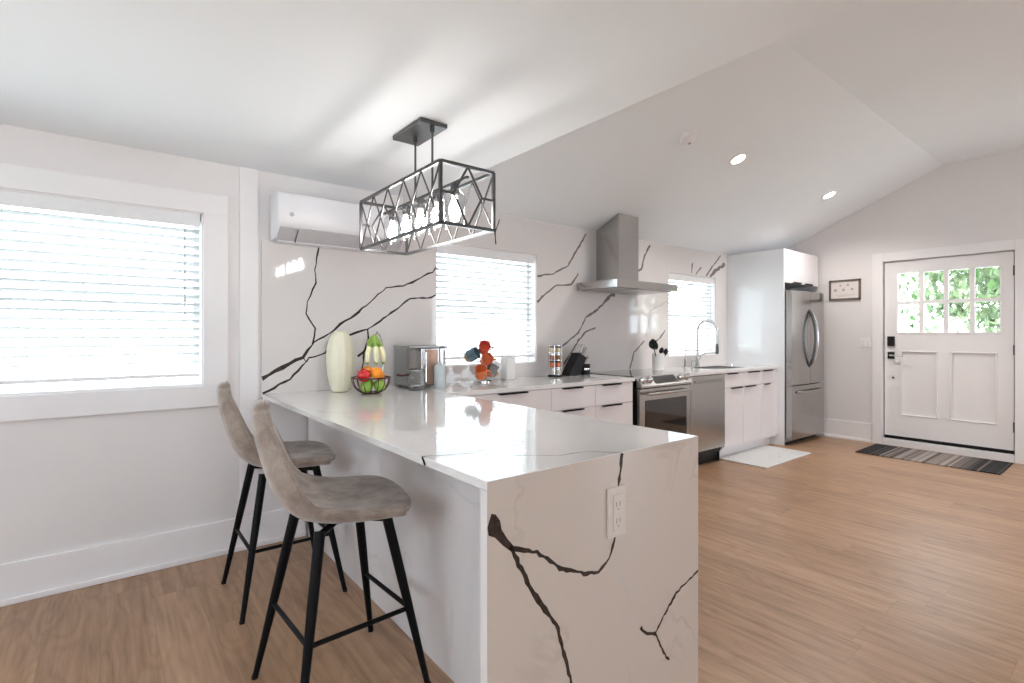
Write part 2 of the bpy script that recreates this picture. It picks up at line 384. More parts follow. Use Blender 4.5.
# entry wall with gable top and door hole
DY0, DY1, DZ0, DZ1 = -1.384, -2.498, .085, 2.135
w = MB(); holed(w, YB, T_, 0, 2.31, [(DY1, DY0, 0, DZ1)], lambda b, a, c, d, e, m: b.box(X1, X1+T_, a, c, d, e, m), 'wall')
w.add([(X1, T_, 2.31), (X1, YR, 3.2), (X1, YB, 3.2), (X1, YB, 2.31), (X1+T_, T_, 2.31), (X1+T_, YR, 3.2), (X1+T_, YB, 3.2), (X1+T_, YB, 2.31)],
      [(0, 1, 2, 3), (4, 7, 6, 5), (0, 4, 5, 1), (1, 5, 6, 2), (2, 6, 7, 3), (3, 7, 4, 0)], 'wall')
struct(w.ob('wall_entry'), 'blush white end wall holding the entry door', 'wall')
# rear and left walls, unseen; openings added to bring daylight in
BW = [(-1.7, .1, .9, 2.1), (4.9, 6.2, .4, 2.2)]
w = MB(); holed(w, XL, X1, 0, 3.2, BW, lambda b, a, c, d, e, m: b.box(a, c, YB-T_, YB, d, e, m), 'wall'); struct(w.ob('wall_back'))
LW = [(-5.0, -4.2, .9, 2.0), (-2.7, -.9, .9, 2.0)]
w = MB(); holed(w, YB-T_, T_, 0, 2.4, LW, lambda b, a, c, d, e, m: b.box(XL-T_, XL, a, c, d, e, m), 'wall'); struct(w.ob('wall_left'))
for (a, b, c, d) in BW: portal('sky_portal', ((a+b)/2, YB-T_, (c+d)/2), (H2, 0, 0), b-a, d-c)
for (a, b, c, d) in LW: portal('sky_portal', (XL-T_, (a+b)/2, (c+d)/2), (H2, 0, -H2), b-a, d-c)
# flat lower ceiling and its end face
o = MB().box(XL, XC, YB, T_, ZC, ZC+.04, 'ceil').box(XC-.04, XC, YB, -.012, ZC+.04, 3.2, 'ceil').ob('ceiling'); struct(o, 'flat white ceiling over the peninsula', 'ceiling')
w = MB(); zz = lambda y: 2.29-.437*y
w.add([(XC, .0, zz(0)), (X1, .0, zz(0)), (X1, YR, ZR), (XC, YR, ZR), (XC, 0, zz(0)+.08), (X1, 0, zz(0)+.08), (X1, YR, ZR+.08), (XC, YR, ZR+.08)],
      [(0, 3, 2, 1), (4, 5, 6, 7), (0, 1, 5, 4), (1, 2, 6, 5), (2, 3, 7, 6), (3, 0, 4, 7)], 'ceil')
w.box(XC, X1, YB, YR, ZR, ZR+.08, 'ceil')
struct(w.ob('ceiling_vault'), 'sloped and raised white ceiling over the kitchen', 'ceiling')

# trim
def baseboard(name, pts, h=.195, n=(0, -1)):
    b = MB()
    (x0, y0), (x1, y1) = pts; dx, dy = n
    b.box(x0, x1+dx*.018, y0, y1+dy*.018, 0, h, 'trim', .003)
    b.box(x0+dx*.018, x1+dx*.018+dx*.014, y0+dy*.018, y1+dy*.018+dy*.014, 0, .03, 'trim', .004)
    return struct(b.ob(name))
baseboard('baseboard_left', ((XL, 0), (.26, 0)))
struct(bpy.data.objects['baseboard_left'], 'tall white baseboard under the large window', 'baseboard')
def bb2(name, ya, yb, lab):
    b = MB().box(X1-.018, X1, ya, yb, 0, .225, 'trim', .003).box(X1-.032, X1-.018, ya, yb, 0, .03, 'trim', .004); struct(b.ob(name), lab, 'baseboard')
bb2('baseboard_right', -.0, -1.275, 'tall white baseboard between fridge and entry door')
bb2('baseboard_far', -2.61, YB, 'white baseboard past the door hinges')
# wall battens and window casing
o = MB().box(-.118, -.018, -.012, 0, .2, ZC, 'trim', .002).ob('trim_1'); struct(o, 'flat white corner board beside the backsplash', 'trim')

def window(idx, hole, lab, blab, casing=False, tilt=-14, stile=True):
    x0, x1, z0, z1 = hole
    W_ = bpy.data.objects.new('window_%d' % idx, None); COL.objects.link(W_); W_.location = ((x0+x1)/2, 0, z0); struct(W_, lab, 'window')
    f = MB()
    for (a, b, c, d) in [(x0, x0+.035, z0+.0401, z1-.0351), (x1-.035, x1, z0+.0401, z1-.0351), (x0, x1, z0, z0+.04), (x0, x1, z1-.035, z1)]: f.box(a, b, .09, .145, c, d, 'vinyl')
    zm = (z0+z1)/2 + .0
    f.box(x0+.0355, x1-.0355, .10, .14, zm-.013, zm+.013, 'vinyl')
    if x1-x0 > 1.5: f.box((x0+x1)/2-.03, (x0+x1)/2+.03, .095, .139, z0+.041, z1-.036, 'vinyl')
    f.ob('window_frame', W_)
    MB().box(x0+.03, x1-.03, .118, .122, z0+.03, z1-.03, 'glass').ob('window_pane', W_)
    # painted return of the opening
    r = MB().box(x0, x0+.006, .0, .09, z0, z1, 'trim').box(x1-.006, x1, 0, .09, z0, z1, 'trim').box(x0, x1, 0, .09, z1-.006, z1, 'trim').box(x0, x1, -.004, .09, z0, z0+.012, 'trim')
    r.ob('window_return', W_)
    if casing:
        c = MB()
        c.box(x0-.12, x1+.125, -.02, 0, z0-.12, z0, 'trim', .002).box(x0-.12, x1+.125, -.02, 0, z1, z1+.115, 'trim', .002)
        c.box(x0-.12, x0, -.02, 0, z0, z1, 'trim', .002).box(x1, x1+.125, -.02, 0, z0, z1, 'trim', .002)
        c.ob('window_casing', W_)
    B = thing('window_blind', blab, 'blind', ((x0+x1)/2, .045, z1))
    bx0, bx1 = x0+.012, x1-.012; yc = .047
    MB().box(bx0, bx1, .012, .018, z1-.078, z1-.004, 'vinyl', .002).box(bx0, bx1, .018, .07, z1-.05, z1-.006, 'vinyl').ob('valance', B)
    s = MB(); z = z1-.10; n = 0; zb = z0+.075; ca, sa = math.cos(math.radians(tilt)), math.sin(math.radians(tilt))
    while z > zb+.02:
        hw = .025
        # slightly crowned slat
        prof = [(-hw, 0), (-hw*.4, .0022), (hw*.4, .0022), (hw, 0)]
        vs = []
        for xx in (bx0, bx1):
            for (u, v) in prof: vs.append((xx, yc+u*ca - v*sa, z + u*sa + v*ca))
            for (u, v) in reversed(prof): vs.append((xx, yc+u*ca-(v-.0025)*sa, z+u*sa+(v-.0025)*ca))
        fs = [(i, (i+1) % 8, 8+(i+1) % 8, 8+i) for i in range(8)] + [tuple(range(8))[::-1], tuple(range(8, 16))]
        s.add(vs, fs, 'slat'); z -= .047; n += 1
    s.ob('slats', B)
    MB().box(bx0, bx1, yc-.022, yc+.022, zb-.022, zb-.002, 'vinyl', .004).ob('bottom_rail', B)
    c = MB(); L_ = bx1-bx0; k = max(2, int(L_/.45)+1)
    for i in range(k):
        xx = bx0+.10+(L_-.2)*i/(k-1)
        for yy in (yc-.027, yc+.027): c.tube([(xx, yy, zb-.01), (xx, yy, z1-.06)], .0011, 'vinyl', 5)
    c.ob('ladder_cord', B)
    xw = bx1-.075
    MB().tube([(xw, .008, z1-.085), (xw, .006, z1-.60)], .004, 'acgrey', 6).ob('tilt_wand', B)
    return W_
window(1, WIN[0], 'wide cased window at the left behind the stools', 'wide white slatted blind in the large left window', True)
window(2, WIN[1], 'square window above the counter beside the mugs', 'white slatted blind in the window behind the mug tree')
window(3, WIN[2], 'narrower looking window above the sink', 'white slatted blind in the window behind the tall faucet')

# ------------------------------------------------------------------ backsplash slabs with veins
BSV = [
 (.007, 'vein', [(0.344, 1.856), (0.32, 1.706), (0.325, 1.617), (0.273, 1.493), (0.265, 1.421), (0.317, 1.325), (0.317, 1.269), (0.304, 1.22)]),
 ([.008, .012, .015, .018], 'vein', [(0.304, 1.22), (0.242, 1.141), (0.120, 1.078), (0.0, 1.012)]),
 (.009, 'vein', [(0.304, 1.228), (0.441, 1.31), (0.483, 1.36), (0.551, 1.395), (0.692, 1.51), (0.811, 1.617), (0.946, 1.634), (1.182, 1.755), (1.214, 1.795)]),
 (.008, 'vein', [(0.449, 1.252), (0.551, 1.282), (0.674, 1.32), (0.821, 1.418), (0.996, 1.544), (1.171, 1.563), (1.214, 1.587)]),
 ([.014, .008, .008, .006], 'vein', [(0.007, 0.924), (0.166, 1.002), (0.265, 1.109), (0.242, 1.144)]),
 (.007, 'vein', [(0.265, 1.109), (0.281, 1.132), (0.384, 1.162), (0.449, 1.252)]),
 (.008, 'vein', [(0.603, 1.135), (0.647, 1.165), (0.746, 1.303)]),
 (.007, 'vein', [(0.674, 1.32), (0.683, 1.251), (0.647, 1.165), (0.629, 0.977)]),
 (.009, 'vein', [(1.776, 2.03), (1.764, 2.13), (1.815, 2.238)]),
 (.012, 'vein_soft', [(2.227, 1.798), (2.42, 1.833), (2.602, 1.921), (2.729, 2.091), (2.848, 2.25)]),
 (.012, 'vein_soft', [(2.227, 1.571), (2.342, 1.662), (2.46, 1.729), (2.644, 1.752), (2.739, 1.857)]),
 ([.02, .026, .016, .014, .012, .012], 'vein_soft', [(3.262, 1.682), (3.196, 1.679), (3.004, 1.527), (2.84, 1.452), (2.741, 1.298), (2.477, 1.151)]),
 (.012, 'vein_soft', [(2.983, 1.355), (2.84, 1.312), (2.741, 1.229), (2.55, 1.015)]),
 (.016, 'vein_soft', [(3.832, 2.244), (3.732, 2.125), (3.683, 1.981), (3.61, 1.944)]),
 (.014, 'vein_soft', [(4.635, 2.125), (4.605, 2.003)]), (.012, 'vein_soft', [(4.819, 2.089), (4.696, 1.992)]),
 (.03, 'vein_soft', [(5.347, 2.169), (5.143, 2.079), (5.011, 1.99)]),
 (.016, 'vein_soft', [(5.244, 2.269), (5.077, 2.128), (4.914, 1.991)]),
 (.012, 'vein_soft', [(3.491, 0.93), (3.562, 1.101), (3.732, 1.222)]),
 (.012, 'vein_faint', [(3.757, 1.253), (3.782, 1.347), (3.832, 1.536), (4.148, 1.659)]),
 (.012, 'vein_soft', [(4.094, 1.333), (4.014, 1.252), (3.883, 1.19)])]
b = MB(); put = lambda bb, a, c, d, e, m: bb.box(a, c, -.011, -.001, d, e, m)
holed(b, 0, 5.40, .92, 2.281, [WIN[1], WIN[2], (0, .95, 1.857, 2.28)], lambda bb, a, c, d, e, m: put(bb, a, c, d, e, m) if e-d > .01 else None, 'splash')
for w_, m_, p_ in BSV: b.vein(p_, [k*1.45 for k in (w_ if isinstance(w_, list) else [w_]*len(p_))], m_, lambda a, c, o: (max(a, 0), -.011-o, c))
bs = b.ob('backsplash'); tag(bs, 'veined white stone backsplash covering the wall above the counters', 'backsplash')

# ------------------------------------------------------------------ quartz peninsula
PW_, PL_ = .925, 2.384
pen = thing('quartz_peninsula', 'white veined quartz peninsula with waterfall end and outlet in front', 'peninsula', (.46, -1.2, 0))
b = MB().box(0, PW_, -PL_+.0015, -.012, .896, .92, 'quartz', .0012)
tf = lambda a, c, o: (a, c, .92+o)
b.vein([(.002, -.975), (.03, -.981), (.177, -1.032), (.261, -1.163), (.3, -1.324), (.431, -1.468)], .006, 'vein_faint', tf, .004)
b.vein([(.002, -2.05), (.037, -2.065), (.114, -2.091), (.149, -2.12), (.239, -2.218), (.327, -2.293), (.427, -2.308), (.508, -2.383)], [.007, .004, .003, .003, .004, .004, .005, .008], 'vein_soft', tf, .003)
b.vein([(.749, -1.689), (.799, -1.763), (.775, -1.884), (.861, -1.958), (.90, -2.12)], .005, 'vein_faint', tf, .004)
b.vein([(.35, -.35), (.62, -.72), (.70, -1.1), (.915, -1.3)], .004, 'vein_faint', tf, .005)
b.vein([(-2.07, .897), (-2.062, .907), (-2.05, .9195)], .010, 'vein', lambda a, c, o: (-o, a, c), .001)
b.ob('countertop', pen)
b = MB().box(0, PW_, -PL_, -PL_+.0012, 0, .9185, 'waterfall').box(0, PW_, -PL_+.0012, -PL_+.03, 0, .8955, 'quartz')  # thin front skin holds the darker, shaded quartz tone
ff = lambda a, c, o: (min(max(a, 0), PW_), -PL_-o, c)
b.vein([(.0, .824), (.008, .818), (.022, .802), (.034, .786), (.055, .760), (.078, .735)], [.038, .038, .033, .027, .022, .015], 'vein', ff, .0, .2)
b.vein([(.077, .737), (.16, .705), (.246, .640), (.34, .597), (.40, .585), (.448, .612), (.472, .66), (.487, .75), (.494, .84), (.508, .918)], [.014, .010, .011, .011, .010, .010, .009, .009, .013, .014], 'vein', ff, .0022, .014)
b.vein([(.070, .742), (.12, .65), (.165, .575), (.19, .542), (.232, .49), (.248, .44), (.27, .37), (.288, .304), (.31, .2), (.30, .12)], [.015, .012, .014, .018, .011, .010, .012, .011, .010, .008], 'vein', ff, .0022, .014)
b.vein([(.598, .352), (.63, .318), (.673, .305)], [.013, .008, .012], 'vein', ff, .003, .012)
b.vein([(.673, .305), (.70, .255), (.735, .205), (.752, .188)], [.008, .007, .010, .006], 'vein', ff, .003, .012)
b.vein([(.673, .303), (.72, .345), (.79, .40), (.835, .415), (.924, .44)], [.008, .007, .012, .008, .008], 'vein', ff, .003, .012)
b.vein([(.48, .57), (.52, .50), (.55, .43), (.59, .36)], .005, 'vein_faint', ff, .006, .012)
b.ob('waterfall_panel', pen)
b = MB().box(.27, .285, -PL_+.031, -.035, 0, .8955, 'basepanel')
b.ob('side_panel', pen)
b = MB().box(.286, PW_-.05, -PL_+.031, -.66, .0, .889, 'cab'); b.ob('cabinet_body', pen)
# outlet set in the waterfall
M['blush'] = mat('blush_outlet_plastic', (.72, .66, .61), .35, var=.01)
ot = MB().box(.435, .517, -PL_-.009, -PL_-.0008, .672, .822, 'blush', .003).ob('power_outlet')
tag(ot, 'blush white power outlet on the waterfall end of the peninsula', 'outlet')
r = MB().box(.455, .497, -PL_-.0125, -PL_-.0095, .692, .802, 'blush', .001)
r.ob('socket_insert', ot)
r = MB()
for zz_ in (.722, .772):
    r = MB()
    for xx in (.467, .483): r.box(xx-.0015, xx+.0015, -PL_-.0132, -PL_-.0127, zz_-.008, zz_+.008, 'grey')
    r.box(.473, .478, -PL_-.0132, -PL_-.0127, zz_-.018, zz_-.013, 'grey')
    r.ob('slot', ot)

# ------------------------------------------------------------------ stools
def make_stool(label):
    root = thing('bar_stool', label, 'stool', (0, 0, 0), 'suede bar stools at the peninsula')
    prof = [(-.270, 1.060, .075, 0), (-.271, 1.043, .125, .004), (-.268, 1.0, .166, .012), (-.255, .93, .195, .025), (-.238, .86, .211, .036), (-.218, .79, .220, .044), (-.192, .735, .224, .046),
            (-.150, .70, .226, .04), (-.09, .688, .228, .03), (-.02, .682, .229, .02), (.06, .682, .228, .014), (.13, .684, .222, .010), (.180, .682, .214, .006), (.205, .676, .200, .002), (.217, .664, .175, 0)]
    NU = 14
    top = []; 
    for i, (x, z, hw, cup) in enumerate(prof):
        a = prof[max(i-1, 0)]; c = prof[min(i+1, len(prof)-1)]
        t = Vector((c[0]-a[0], 0, c[1]-a[1])).normalized(); nrm = Vector((t.z, 0, -t.x))*-1   # towards the sitter
        if nrm.x < 0 and i < 6: nrm = -nrm
        if i >= 6 and nrm.z < 0: nrm = -nrm
        row = []
        for k in range(NU+1):
            u = -1+2*k/NU; uu = math.sin(u*math.pi/2)*.35+u*.65
            ef = max(0, (i-9)/(len(prof)-10)); eb = max(0, 1-i/3)
            row.append((Vector((x-.045*ef**2*abs(u)**3, uu*hw*(1+.10*ef*(1-abs(u)*.3)), z-.03*eb*abs(u)**3)) + nrm*cup*abs(u)**2.2, nrm, u))
        top.append(row)
    th = .050
    vs = []; n = len(prof)
    for side in (0, 1):
        for row_i, row in enumerate(top):
            e = min(row_i, n-1-row_i)
            for (p, nr, u) in row:
                thk = th*(1-.55*abs(u)**6)*(.55 if e == 0 else .9 if e == 1 else 1)
                vs.append(p + nr*(.012*(1-abs(u)**4)) if side == 0 else p - nr*thk)
    C_ = NU+1; off = n*C_; fs = []
    for i in range(n-1):
        for k in range(NU):
            a = i*C_+k; fs.append((a, a+1, a+C_+1, a+C_)); fs.append((off+a, off+a+C_, off+a+C_+1, off+a+1))
    for i in range(n-1):
        for k in (0, NU):
            a = i*C_+k; fs.append((a, a+C_, off+a+C_, off+a))
    for i in (0, n-1):
        for k in range(NU):
            a = i*C_+k; fs.append((a, a+1, off+a+1, off+a))
    b = LMB(); b.add(vs, fs, 'fabric'); sh = b.ob('seat_shell', root, smooth=70, recalc=True)
    md = sh.modifiers.new('sub', 'SUBSURF'); md.levels = 2; md.render_levels = 2
    # piping round the rim
    rim = [top[i][0] for i in range(n)] + [top[n-1][k] for k in range(1, NU)] + [top[i][NU] for i in range(n-1, -1, -1)] + [top[0][k] for k in range(NU-1, 0, -1)]
    LMB().tube([p + nr*-.004 for (p, nr, u) in rim], .0045, 'fabric', 6, closed=True).ob('piping', root, smooth=True)
    # swivel mount
    b = LMB().box(-.10, .10, -.10, .10, .632, .642, 'black', .002)
    for s in (-1, 1): b.tube([(-.122, -.122*s, .610), (.122, .122*s, .610)], .012, 'black', 8)
    b.tube([(0, 0, .60), (0, 0, .636)], .045, 'black', 16)
    b.ob('swivel_mount', root, smooth=True)
    feet = {}
    for sx in (-1, 1):
        for sy in (-1, 1):
            t0 = Vector((sx*.122, sy*.122, .622)); f0 = Vector((sx*.232, sy*.232, 0))
            b = LMB(); b.tube([t0, t0.lerp(f0, .35), f0], [.0185, .0175, .0105], 'black', 12); lg = b.ob('leg', root, smooth=True)
            LMB().tube([f0+Vector((0, 0, .012)), f0], .0115, 'blackpl', 10).ob('foot_cap', lg, smooth=True)
            feet[(sx, sy)] = (t0, f0)
    def at(k, z): t0, f0 = feet[k]; return t0.lerp(f0, 1-z/.622)
    for a, c in (((-1, 1), (-1, -1)), ((-1, -1), (1, -1)), ((1, -1), (1, 1))):
        LMB().tube([at(a, .285), at(c, .285)], .0085, 'black', 8).ob('footrest_bar', root, smooth=True)
    return root
st = make_stool('taupe suede bar stool nearest the camera, pulled up mid peninsula')
st.location = (-.060, -1.535, 0); st.rotation_euler = (0, 0, math.radians(3))
st2 = dup(st, 'taupe suede bar stool nearest the window wall, partly behind the other', (-.035, -.65, 0), (0, 0, math.radians(0)))
def swivel(root, deg):
    for c in root.children:
        if c.name.split('.')[0] in ('seat_shell', 'piping'): c.rotation_euler = (0, 0, math.radians(deg)); c.location = (.022, 0, -.004)
swivel(st, -14); swivel(st2, -8)

# ------------------------------------------------------------------ counters and base cabinets along the window wall
o = MB().box(PW_+.001, 2.775, -.645, -.012, .89, .92, 'quartz', .0015)
o.vein([(1.15, -.40), (1.5, -.52), (1.72, -.64)], .006, 'vein_soft', tf, .004); o.vein([(2.45, -.35), (2.58, -.5), (2.68, -.64)], .008, 'vein_soft', tf, .004)
o.vein([(2.3, -.63), (2.5, -.5), (2.7, -.52)], .005, 'vein_faint', tf, .004)
tag(o.ob('countertop'), 'white quartz countertop running from peninsula to range', 'countertop')
sx0, sx1, sy0, sy1 = 4.28, 4.92, -.53, -.16
o = MB()
for (a, b_, c, d) in [(3.585, sx0, -.645, -.012), (sx1, 5.398, -.645, -.012), (sx0, sx1, sy1, -.012), (sx0, sx1, -.645, sy0)]: o.box(a, b_, c, d, .89, .92, 'quartz')
o.vein([(3.8, -.3), (4.0, -.5), (4.1, -.64)], .006, 'vein_soft', tf, .004); o.vein([(5.0, -.2), (5.1, -.4), (5.3, -.6)], .008, 'vein_soft', tf, .004)
tag(o.ob('countertop'), 'white quartz countertop around the sink, right of the range', 'countertop')

def pull(root, x0, x1, z, y=-.645):
    MB().box(x0, x1, y-.022, y, z-.004, z+.003, 'black', .0015).box(x0, x1, y-.022, y-.018, z-.014, z+.003, 'black', .0012).ob('handle', root)
def base_cab(name, lab, cat, x0, x1, fronts, side=None, toe=True, grp=None):
    """fronts: (kind, x0, x1, z0, z1, hx0, hx1)"""
    r_ = thing(name, lab, cat, ((x0+x1)/2, -.3, 0), grp)
    MB().box(x0+.001, x1-.001, -.615, -.012, .105, .888, 'cab').box(x0+.001, x1-.001, -.55, -.05, 0, .105, 'cab').ob('carcass', r_)
    for (k, a, c, z0, z1, h0, h1) in fronts:
        f = MB().box(a+.0015, c-.0015, -.637, -.617, z0, z1, 'cab', .002).ob(k, r_)
        if h0 is not None:
            hb = MB().box(h0, h1, -.657, -.6375, z1-.006, z1-.0005, 'black', .001).box(h0, h1, -.657, -.654, z1-.011, z1-.0005, 'black', .001)
            hb.ob('handle', f)
    return r_
# blind corner cabinet and three drawer banks
base_cab('drawer_cabinet', 'wide white drawer cabinet next to the peninsula', 'cabinet', .93, 1.82,
         [('drawer', .93, 1.82, .72, .885, 1.33, 1.585), ('drawer', .93, 1.82, .42, .717, 1.33, 1.585), ('drawer', .93, 1.82, .11, .417, 1.33, 1.585)])
base_cab('drawer_cabinet', 'narrow white drawer cabinet below the knife block, middle of three', 'cabinet', 1.82, 2.295,
         [('drawer', 1.82, 2.295, .72, .885, 1.925, 2.14), ('drawer', 1.82, 2.295, .42, .717, 1.925, 2.15), ('drawer', 1.82, 2.295, .11, .417, 1.925, 2.15)])
base_cab('drawer_cabinet', 'narrow white drawer cabinet touching the range on its left', 'cabinet', 2.295, 2.755,
         [('drawer', 2.295, 2.755, .72, .885, 2.365, 2.59), ('drawer', 2.295, 2.755, .42, .717, 2.365, 2.60), ('drawer', 2.295, 2.755, .11, .417, 2.365, 2.6)])
sk = base_cab('sink_cabinet', 'white two door sink cabinet between dishwasher and narrow cabinet', 'cabinet', 4.213, 5.0,
         [('drawer', 4.213, 4.605, .735, .885, 4.26, 4.47), ('drawer', 4.605, 5.0, .735, .885, 4.69, 4.94), ('door', 4.213, 4.605, .13, .732, 4.34, 4.565), ('door', 4.605, 5.0, .13, .732, 4.625, 4.85)])
base_cab('narrow_cabinet', 'narrow white cabinet between sink cabinet and tall fridge panel', 'cabinet', 5.0, 5.398,
         [('drawer', 5.0, 5.30, .735, .885, 5.03, 5.24), ('door', 5.0, 5.30, .13, .732, 5.06, 5.18), ('filler', 5.30, 5.398, .13, .885, None, None)])
# cut-away interior: basin hangs inside the sink cabinet opening
b = MB(); t = .004; zb = .70
sk_ = thing('kitchen_sink', 'stainless undermount sink in the counter below the small window', 'sink', (4.6, -.34, .7))
b.box(sx0, sx1, sy0, sy1, .8885, .8895, 'steel') if False else None
b.box(sx0-.001, sx0+t, sy0, sy1, .8895, .9185, 'steel').box(sx1-t, sx1+.001, sy0, sy1, .8895, .9185, 'steel').box(sx0, sx1, sy0, sy0+t, .8895, .9185, 'steel').box(sx0, sx1, sy1-t, sy1, .8895, .9185, 'steel')
b.box(sx0, sx1, sy0, sy1, .8885, .8915, 'steel_d')
b.ob('basin', sk_)
MB().lathe([(.045, .8916), (.045, .8935), (.035, .8945), (0, .8945)], 'chrome', (4.6, -.34, 0)).ob('drain', sk_)

# faucets
fa = thing('kitchen_faucet', 'tall spring neck nickel faucet standing behind the sink', 'faucet', (4.60, -.095, .92))
MB().lathe([(.027, .92), (.027, .93), (.021, .94), (.019, 1.03), (.017, 1.06), (.012, 1.08)], 'nickel', (4.60, -.095, 0)).ob('base', fa, smooth=True)
arc = [(4.60, -.095, 1.07), (4.60, -.095, 1.29)]
for i in range(13):
    a = math.pi*i/12; arc.append((4.60+.11-.11*math.cos(a)*1.0, -.095-.055*(1-math.cos(a)), 1.32+.125*math.sin(a)+ .0))
arc += [(4.822, -.205, 1.25), (4.824, -.207, 1.18)]
arc = [(x, y-.0, z) for x, y, z in arc]
MB().tube(arc, .0155, 'nickel', 10).ob('neck', fa, smooth=True)
sp_ = MB(); L_ = 0
for i in range(2, len(arc)-2):
    for k in range(3):
        p = Vector(arc[i]).lerp(Vector(arc[i+1]), k/3); d = (Vector(arc[i+1])-Vector(arc[i])).normalized()
        sp_.tube([p-d*.0022, p+d*.0022], .0185, 'chrome', 10)
sp_.ob('spring', fa, smooth=True)
MB().tube([(4.824, -.207, 1.18), (4.826, -.208, 1.13), (4.826, -.208, 1.06)], [.014, .019, .017], 'gun', 12).ob('spray_head', fa, smooth=True)
MB().tube([(4.60, -.095, 1.005), (4.64, -.11, 1.05), (4.72, -.155, 1.07), (4.822, -.206, 1.075)], .006, 'nickel', 8).ob('holder_arm', fa, smooth=True)
MB().tube([(4.60, -.095, .99), (4.64, -.095, .995), (4.675, -.095, 1.03)], [.009, .007, .006], 'nickel', 8).ob('lever', fa, smooth=True)
f2 = thing('filter_faucet', 'small thin gooseneck filter tap left of the spring faucet', 'faucet', (4.36, -.09, .92))
MB().lathe([(.018, .92), (.018, .93), (.012, .94), (.011, .99), (.006, 1.0)], 'nickel', (4.36, -.09, 0)).ob('base', f2, smooth=True)
MB().tube([(4.36, -.09, .99), (4.36, -.09, 1.09), (4.375, -.10, 1.125), (4.42, -.12, 1.14), (4.465, -.145, 1.12), (4.47, -.15, 1.10)], .0055, 'nickel', 8).ob('spout', f2, smooth=True)
MB().tube([(4.36, -.09, .995), (4.335, -.10, 1.005)], .005, 'nickel', 8).ob('lever', f2, smooth=True)
so = thing('soap_dispenser', 'short nickel soap pump beside the spring faucet base', 'soap pump', (4.50, -.09, .92))
MB().lathe([(.016, .92), (.016, .935), (.010, .94), (.009, .975), (.004, .98)], 'nickel', (4.50, -.09, 0)).ob('pump_body', so, smooth=True)
MB().tube([(4.50, -.09, .975), (4.50, -.09, .99), (4.50, -.13, .985)], .005, 'nickel', 8).ob('nozzle', so, smooth=True)
tag(MB().lathe([(.0, .9205), (.02, .9205), (.02, .935), (.012, .942), (0, .943)], 'chrome', (5.13, -.22, 0)).ob('sink_stopper', smooth=True), 'small chrome stopper lying on the counter near the tall panel', 'stopper')

# ------------------------------------------------------------------ range
ra = thing('electric_range', 'stainless slide in range with black glass top under the hood', 'stove', (3.19, -.3, 0))
rx0, rx1 = 2.812, 3.575
MB().box(rx0, rx1, -.63, -.02, .02, .90, 'blackpl').ob('body', ra)
MB().box(rx0-.005, rx1+.003, -.60, -.015, .9005, .925, 'glassblack', .003).ob('cooktop', ra)
b = MB(); b.add([(rx0, -.60, .925), (rx1, -.60, .925), (rx1, -.69, .845), (rx0, -.69, .845), (rx0, -.60, .83), (rx1, -.60, .83), (rx1, -.69, .83), (rx0, -.69, .83)],
                [(0, 3, 2, 1), (3, 7, 6, 2), (0, 4, 7, 3), (1, 2, 6, 5), (4, 5, 6, 7), (0, 1, 5, 4)], 'steel'); cp = b.ob('control_panel', ra)
nrm = Vector((0, -.08, .09)).normalized(); tv = Vector((0, -.09, -.08)).normalized()
def onp(x, t, h): return Vector((x, -.60, .925)) + tv*t*.12 + nrm*h
b = MB(); q = [onp(3.03, .15, .001), onp(3.36, .15, .001), onp(3.36, .85, .001), onp(3.03, .85, .001)]; q2 = [p+nrm*.003 for p in q]
b.add(q+q2, [(0, 1, 2, 3), (4, 7, 6, 5), (0, 4, 5, 1), (1, 5, 6, 2), (2, 6, 7, 3), (3, 7, 4, 0)], 'glassblack'); b.ob('display', cp)
for x in (2.87, 2.96, 3.43, 3.515):
    c0 = onp(x, .52, .002); MB().tube([c0, c0+nrm*.012, c0+nrm*.03, c0+nrm*.034], [.031, .029, .024, .02], 'chrome', 18).ob('knob', cp, smooth=True)
dr = MB().box(rx0+.002, rx1-.002, -.665, -.631, .235, .82, 'steel', .004).ob('oven_door', ra)
MB().box(rx0+.075, rx1-.075, -.669, -.666, .30, .715, 'glassblack', .001).ob('oven_window', dr)
h = MB().tube([(rx0+.05, -.715, .775), (rx1-.05, -.715, .775)], .013, 'steel', 12)
for x in (rx0+.08, rx1-.08): h.tube([(x, -.715, .775), (x, -.666, .775)], .009, 'steel', 8)
h.ob('handle', dr, smooth=True)
MB().box(rx0+.002, rx1-.002, -.66, -.631, .07, .228, 'steel', .004).ob('storage_drawer', ra)
MB().box(rx0+.03, rx1-.03, -.60, -.56, .0, .0195, 'blackpl').ob('toe_kick', ra)

# dishwasher
dw = thing('dishwasher', 'stainless dishwasher between the range and the sink cabinet', 'dishwasher', (3.9, -.3, 0))
MB().box(3.595, 4.208, -.60, -.03, .09, .886, 'blackpl').ob('body', dw)
d_ = MB().box(3.60, 4.205, -.652, -.602, .15, .884, 'steel', .004).ob('door', dw)
MB().box(3.66, 4.14, -.664, -.6525, .815, .842, 'steel_d', .004).ob('pocket_handle', d_)
MB().box(3.60, 4.205, -.58, -.54, .0, .145, 'blackpl').ob('toe_kick', dw)
for x in (3.64, 4.165): MB().tube([(x, -.60, 0), (x, -.60, .09)], .014, 'blackpl', 10).ob('foot', dw)

